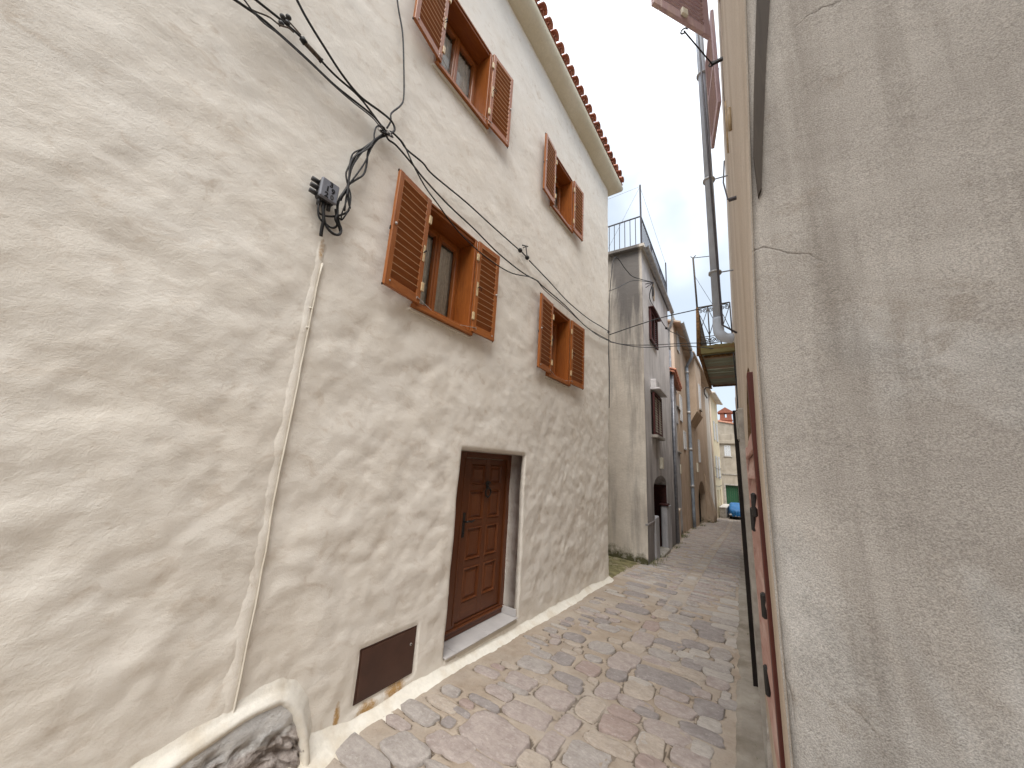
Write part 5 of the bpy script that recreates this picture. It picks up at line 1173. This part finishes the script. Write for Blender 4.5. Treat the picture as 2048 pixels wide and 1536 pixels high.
def mortar():
    mt, N, L, b = mat('sandy_mortar', .95, .15); p = pos(N, L)
    col = ramp(N, L, noi(N, L, p, 3.2, 7, .62, .4), .32, .68, (.33, .265, .205), (.47, .395, .32))
    col = mixc(N, L, ramp(N, L, noi(N, L, p, 1.1, 5, .6), .45, .68, (0,)*3, (.75,)*3), col, (.46, .415, .37))
    col = mixc(N, L, ramp(N, L, noi(N, L, p, 45, 4, .75), .6, .72, (0,)*3, (.6,)*3), col, (.15, .115, .085))
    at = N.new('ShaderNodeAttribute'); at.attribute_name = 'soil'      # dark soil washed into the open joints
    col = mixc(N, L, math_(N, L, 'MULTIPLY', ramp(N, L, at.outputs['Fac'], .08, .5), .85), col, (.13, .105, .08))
    L.new(col, b.inputs['Base Color']); n1 = bump(N, L, b, noi(N, L, p, 14, 6, .7), .7, .02); bump(N, L, b, noi(N, L, p, 90, 4, .7), .5, .006, n1); return mt
M['mortar'] = mortar()
M['cement'] = plaster('patched_cement', (.30, .265, .22), (.42, .38, .325), 3, (.20, .17, .13), False, 2.5, bst=.9, grain=40, moss=None)
def lx_edge(y):                    # left limit of the paving
    pl = [(-60, XW-.02), (7.6, XW-.02), (7.8, -4), (9.4, -4), (9.5, -2.36), (14.1, -2.56), (17.8, -2.97), (22.2, -3.23), (33, -3.33), (43, -3.3), (44, -8), (60, -8)]
    for (a, xa), (b, xb) in zip(pl, pl[1:]):
        if y <= b: return xa+(xb-xa)*(y-a)/(b-a)
    return -8
def dxc(y): return -1.26-.022*(y-4.8) if y < 24 else -1.68-.045*(y-24)   # centre drain line
def sag(x, y):
    d = abs(x-dxc(y)); return -.018*math.exp(-(d/.35)**2)+.006*fb(x*1.3, y*1.3, 2, 2)
street = bpy.data.objects.new('street', bpy.data.meshes.new('street')); link(street, (0, 0, 0)); street['kind'] = 'structure'
def street_mesh():
    ys = [-6+.25*i for i in range(28)]; y = 1.0
    while y < 60: ys.append(y); y += .0125 if y < 4.6 else .02 if y < 6.5 else (.06 if y < 9 else .2 if y < 20 else .8)
    xs0 = [i/210 for i in range(211)]; rows = []
    for y in ys:
        a = lx_edge(y)-.12; b = max(rx(y, 0), -1.5)+.25 if y > Y0+.1 and y < 36.2 else (2.0 if y < 3 else 4)
        rows.append([[a+(b-a)*t, y, G(y)+sag(a+(b-a)*t, y)+.004*fb((a+(b-a)*t)*6, y*6, 1, 2)+.002*nz((a+(b-a)*t)*25, y*25, 5)] for t in xs0])
    import bisect
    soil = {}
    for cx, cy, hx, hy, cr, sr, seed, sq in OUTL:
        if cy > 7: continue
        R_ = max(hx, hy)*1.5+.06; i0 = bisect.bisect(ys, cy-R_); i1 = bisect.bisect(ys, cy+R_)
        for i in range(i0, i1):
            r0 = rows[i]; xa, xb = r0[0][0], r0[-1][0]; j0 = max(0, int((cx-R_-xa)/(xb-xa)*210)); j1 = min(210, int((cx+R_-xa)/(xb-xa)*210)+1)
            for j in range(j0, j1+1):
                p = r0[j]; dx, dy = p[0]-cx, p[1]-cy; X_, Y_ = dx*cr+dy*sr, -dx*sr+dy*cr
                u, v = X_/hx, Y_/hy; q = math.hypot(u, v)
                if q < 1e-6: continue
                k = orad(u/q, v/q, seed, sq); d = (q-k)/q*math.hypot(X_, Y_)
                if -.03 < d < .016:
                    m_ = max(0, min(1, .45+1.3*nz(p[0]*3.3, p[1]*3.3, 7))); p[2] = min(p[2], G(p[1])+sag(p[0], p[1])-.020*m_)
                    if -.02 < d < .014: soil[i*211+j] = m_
    o = MB().grid(rows); me = street.data
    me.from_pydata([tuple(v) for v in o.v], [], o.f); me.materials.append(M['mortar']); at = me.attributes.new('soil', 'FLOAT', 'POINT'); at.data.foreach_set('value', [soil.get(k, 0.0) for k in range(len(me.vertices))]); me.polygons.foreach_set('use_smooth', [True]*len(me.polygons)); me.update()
gr_ = MB().grid([[(x, y, -2.6 if y < 60 else -3.2-(y-60)*.006) for x in (-900, -30, -8, 4, 30, 900)] for y in (-300, -10, 60, 300, 3000)]).build('ground', M['earth']); gr_['kind'] = 'structure'
# traced stones: pixel centre, half sizes along the two street directions (pixels), tone
SA = [(955, 530, 75, 30, 2), (1045, 487, 35, 13, 2), (1165, 605, 85, 38, 0), (650, 745, 105, 48, 0), (870, 695, 66, 42, 2), (545, 870, 100, 52, 1), (380, 950, 92, 40, 1), (262, 1035, 108, 28, 2), (1060, 765, 78, 42, 4), (905, 850, 105, 34, 2), (960, 920, 50, 32, 2), (810, 990, 125, 60, 1), (1285, 800, 68, 42, 2), (1215, 920, 74, 58, 1), (1075, 1060, 88, 78, 3), (590, 1120, 168, 66, 1), (340, 1290, 225, 135, 1), (905, 1190, 72, 70, 1), (780, 1330, 70, 85, 1), (1340, 1100, 120, 34, 4), (1290, 1205, 128, 62, 4), (1220, 1340, 190, 46, 3), (1055, 1440, 150, 95, 0), (640, 1470, 108, 68, 3), (60, 1390, 105, 92, 1), (270, 1510, 130, 50, 1), (1455, 920, 105, 52, 3), (1455, 858, 82, 22, 5), (1430, 1030, 135, 36, 1), (1495, 790, 58, 48, 2), (1400, 310, 108, 24, 2), (1170, 410, 52, 18, 2), (1430, 200, 78, 14, 2), (1420, 150, 70, 12, 0), (1350, 690, 88, 50, 1), (1420, 600, 72, 36, 3), (1500, 1320, 60, 52, 5), (1500, 1490, 72, 40, 4), (700, 660, 70, 26, 0), (90, 1110, 62, 22, 2), (1100, 690, 60, 22, 0), (700, 860, 46, 22, 3)]
SB = [(215, 437, 60, 13, 2), (330, 630, 46, 28, 4), (430, 970, 205, 36, 2), (470, 1070, 86, 22, 1), (470, 1155, 128, 34, 1), (685, 1165, 92, 44, 2), (430, 1310, 150, 46, 1), (640, 1318, 132, 32, 2), (695, 1265, 72, 36, 5), (325, 1390, 78, 62, 3), (645, 1422, 70, 42, 5), (575, 1485, 128, 48, 1), (325, 1512, 92, 42, 4), (750, 945, 92, 25, 5), (705, 890, 112, 22, 0), (745, 1002, 72, 28, 1), (560, 930, 105, 22, 3), (400, 815, 92, 22, 0), (360, 855, 88, 18, 1), (540, 822, 52, 17, 5), (630, 812, 62, 18, 5), (585, 880, 62, 26, 2), (765, 815, 62, 32, 0), (785, 876, 58, 12, 5), (838, 745, 40, 25, 5), (750, 765, 108, 16, 3), (440, 745, 85, 22, 2), (455, 700, 84, 21, 3), (555, 697, 56, 21, 3), (490, 648, 112, 26, 0), (690, 645, 98, 27, 2), (705, 702, 78, 24, 2), (395, 770, 58, 16, 3), (600, 757, 80, 20, 2), (650, 545, 112, 13, 0), (510, 592, 74, 23, 0), (820, 545, 78, 15, 5), (800, 580, 88, 14, 5), (790, 612, 92, 14, 0), (790, 648, 78, 14, 5), (840, 492, 78, 14, 5), (795, 1080, 28, 24, 5), (812, 1128, 58, 27, 0), (395, 555, 52, 24, 3), (440, 525, 42, 18, 0), (270, 710, 60, 40, 1), (55, 650, 60, 20, 0), (120, 870, 70, 36, 1), (240, 380, 70, 12, 2), (420, 415, 60, 12, 2), (640, 1060, 60, 20, 1), (300, 1180, 70, 18, 2)]
S8 = [(800, 1440, 210, 110, 0), (1150, 1395, 140, 115, 0), (1420, 1330, 90, 70, 1), (1260, 1110, 130, 60, 0), (1090, 1185, 85, 40, 1), (1440, 1045, 110, 42, 3), (1500, 940, 60, 40, 0), (1480, 1180, 40, 40, 2)]
traced = [((900+x/3.84, 1136+y/3.84), a/3.84, b/3.84, c) for x, y, a, b, c in SA]+[((1200+x/3.16, 1050+y/3.16), a/3.16, b/3.16, c) for x, y, a, b, c in SB]+[((512+x/3.84, 1136+y/3.84), a/3.84, b/3.84, c) for x, y, a, b, c in S8]
placed = []
OUTL = []
def orad(c, s_, seed, sq): return (abs(c)**sq+abs(s_)**sq)**(-1/sq)*(1+.17*nz(c*1.4+seed, s_*1.4, seed*.7)+.07*nz(c*3.6+seed, s_*3.6, 3))
def stone_geo(cx, cy, hx, hy, rot, hgt, n=16, seed=0, sq=3.2):
    cr, sr = math.cos(rot), math.sin(rot); OUTL.append((cx, cy, hx, hy, cr, sr, seed, sq)); z0 = G(cy)+sag(cx, cy); gs = (G(cy+.1)-G(cy-.1))/.2; vs = []
    for k, (s, hz) in enumerate(((1.02, -.035), (1.0, hgt*.72), (.955, hgt*1.0), (.62, hgt*1.06))):
        for i in range(n):
            t = 2*math.pi*i/n; c, s_ = math.cos(t), math.sin(t)
            rr = orad(c, s_, seed, sq)
            x, y_ = hx*rr*c*s, hy*rr*s_*s; X_, Y_ = x*cr-y_*sr, x*sr+y_*cr
            vs.append((cx+X_, cy+Y_, z0+hz+Y_*gs+(.0035*nz((cx+X_)*14, (cy+Y_)*14, 2) if k > 1 else 0)))
    vs.append((cx, cy, z0+hgt*1.1)); e = len(vs)-1
    fs = [(k*n+i, k*n+(i+1) % n, (k+1)*n+(i+1) % n, (k+1)*n+i) for k in range(3) for i in range(n)]+[(3*n+i, 3*n+(i+1) % n, e) for i in range(n)]
    return vs, fs
nst = 0
for (p, a, b, tone) in traced:
    c = on_g(p); 
    vx = Vector((-34-p[0], 862.8-p[1])).normalized(); vy = Vector((1520-p[0], 955-p[1])).normalized()
    ex = on_g((p[0]+vx.x*a, p[1]+vx.y*a)); ex2 = on_g((p[0]-vx.x*a, p[1]-vx.y*a)); ey = on_g((p[0]+vy.x*b, p[1]+vy.y*b)); ey2 = on_g((p[0]-vy.x*b, p[1]-vy.y*b))
    hx = (ex-ex2).length/2*1.10; hy = (ey-ey2).length/2*1.10; cc = (ex+ex2+ey+ey2)/4
    nst += 1
    vs, fs = stone_geo(cc.x, cc.y, hx, hy, .10*nz(nst*.7, 1), random.uniform(.004, .009), 22, nst*1.37, random.uniform(2.8, 6))
    MB().add(vs, fs).build('stone', SM[tone], street, True, False); placed.append((cc.x, cc.y, hx, hy))
def free(x, y, hx, hy, m_=.012):
    for a, b, c, d in placed:
        if abs(x-a) < (hx+c)*.97+m_ and abs(y-b) < (hy+d)*.97+m_: return False
    return True
far = MB(); 
def put(x, y, hx, hy, tone, hg, rot=0):
    global nst
    nst += 1; obj = nst <= 300
    vs, fs = stone_geo(x, y, hx, hy, rot, hg, 14 if obj else 8, nst*1.37, random.uniform(2.8, 6))
    if obj: MB().add(vs, fs).build('stone', SM[tone], street, True, False)
    else: far.cm = tone; far.add(vs, fs)
def tone_r(): return random.choices(range(6), (30, 25, 16, 12, 5, 8))[0]
# gaps between the traced stones (worn, nearly flush), then rows further down the alley
for k in range(2600):
    y = random.uniform(1.2, 5.4); hx = random.uniform(.045, .17); hy = random.uniform(.028, .075)
    x = random.uniform(-2.32, rx(y, 0)-.30)
    if free(x, y, hx, hy, .014): put(x, y, hx, hy, tone_r(), random.uniform(.004, .010), random.uniform(-.15, .15)); placed.append((x, y, hx, hy))
drain_y = 4.0
while drain_y < 37:
    l_ = random.uniform(.16, .34); x = dxc(drain_y+l_/2)
    if free(x, drain_y+l_/2, .09, l_/2): put(x+random.uniform(-.01, .01), drain_y+l_/2, random.uniform(.085, .105), l_/2-.012, random.choice((3, 3, 5, 0, 1)), .012, -.03); placed.append((x, drain_y+l_/2, .1, l_/2))
    drain_y += l_
y = 5.0
while y < 37.5:
    hgt = random.uniform(.085, .15)
    for side in (0, 1):
        x0 = dxc(y)+.12 if side else lx_edge(y)+(.22 if y < 7.6 else .12); x1 = rx(y, 0)-(.24 if y < 9 else .14) if side else dxc(y)-.12
        if not side and 7.5 < y < 9.6: x0 = -2.5
        x = x0
        off = random.uniform(-.04, .04)
        while x < x1-.06:
            l_ = min(random.uniform(.16, .42), x1-x); 
            cx_, cy_ = x+l_/2, y+hgt/2+off*.5
            if (y > 8 or free(cx_, cy_, l_/2-.01, hgt/2-.008, -.005)) and random.random() < (.97 if side else .84 if y > 7 else .6):
                put(cx_, cy_, l_/2-.012, hgt/2-.009, tone_r(), random.uniform(.008, .016) if side else random.uniform(.004, .011), -.05+random.uniform(-.04, .04))
            x += l_
    y += hgt
fo = far.build('far_stones', SM, street, True, False); fo['kind'] = 'stuff'
street_mesh()
# cement strip along the foot of the right wall, with broken edge
rows = []
y = 1.1
while y < 14:
    xe = rx(y, 0)-(.20+.05*nz(y*2.1, 3)+.03*nz(y*7, 1))
    xs_ = [xe-.02, xe, xe+.04, (xe+rx(y, 0))/2, rx(y, 0)-.05, rx(y, 0)+.06]
    rows.append([(x, y, G(y)+(-.03 if i == 0 else .012 if i == 1 else .024+.012*fb(x*5, y*5, 6, 3)+.02*(i > 3))) for i, x in enumerate(xs_)]); y += .05
o = MB().grid(rows).build('cement_strip', M['cement'], street, True)
# mossy gap between the white and the grey house, weeds and grass tufts
rows = []
for i in range(50):
    y = 7.42+i*2.16/49; r_ = []
    for j in range(70):
        x = -6+3.65*(j/69)**.5; e = max(0, min(1, (x+2.62-.10*nz(y*2.7, 4)-.04*nz(y*9, 2))/.10))
        r_.append((x, y, G(y)+.018+.02*fb(x*3, y*3, 8, 3)+.05*max(0, -2.75-x)-.06*e))
    rows.append(r_)
o = MB().grid(rows).build('mossy_gap', M['moss'], None, True); o['kind'] = 'structure'
M['grass'] = plain('grass_blade', (.13, .145, .055), .8, .2, .4, 20, bst=0)
gm = MB()
def blade(x, y, z, h, lean, a, w_=.006):
    dx, dy = math.cos(a)*lean, math.sin(a)*lean; px_, py_ = -math.sin(a)*w_, math.cos(a)*w_
    gm.add([(x-px_, y-py_, z), (x+px_, y+py_, z), (x+dx*.4+px_*.7, y+dy*.4+py_*.7, z+h*.6), (x+dx*.4-px_*.7, y+dy*.4-py_*.7, z+h*.6), (x+dx, y+dy, z+h)], [(0, 1, 2, 3), (3, 2, 4)])
for i in range(1300):
    x = random.uniform(-4.4, -2.5); y = random.uniform(7.7, 9.46)
    if nz(x*2.2, y*2.2, 6) > -.05: blade(x, y, G(y)+.0+.08*max(0, -2.75-x), random.uniform(.012, .04), random.uniform(.01, .03), random.uniform(0, 6.28))
def tuft(cx_, cy_, n, r, h):
    for i in range(n): blade(cx_+random.gauss(0, r), cy_+random.gauss(0, r), G(cy_)+.005, h*random.uniform(.5, 1.2), h*random.uniform(.2, .6), random.uniform(0, 6.28), .005)
for y, x in ((9.65, -2.30), (10.3, -2.35), (11.0, -2.38), (13.2, -2.46), (14.6, -2.6), (16.8, -2.8), (17.4, -2.87), (19, -2.98), (22, -3.1), (25, -3.1), (25.6, -3.1), (30.5, -2.95), (32, -3.0)): tuft(x, y, 60, .10, .09)
for y in (3.55, 3.7, 4.4, 5.2, 6.3, 7.5): tuft(rx(y, 0)-.04, y, 40, .022, .035)
o = gm.build('grass_and_weeds', M['grass'], None, False, False); o['kind'] = 'stuff'; o['label'] = 'grass and weeds growing in house gap and along wall feet'; o['category'] = 'grass'
# small loose bits of stone on the paving
# far hills
M['hill'] = plain('blue_green_hill', (.10, .14, .17), .95, .1, .2, .02, bst=0)
rows = [[(x, 900+120*math.sin(x*.004), -10) for x in range(-900, 901, 60)], [(x, 1000+120*math.sin(x*.004), 62+26*nz(x*.006, 1)+10*nz(x*.02, 3)) for x in range(-900, 901, 60)], [(x, 1500, 40) for x in range(-900, 901, 60)]]
o = MB().grid(rows).build('hills', M['hill'], None, True); o['kind'] = 'structure'
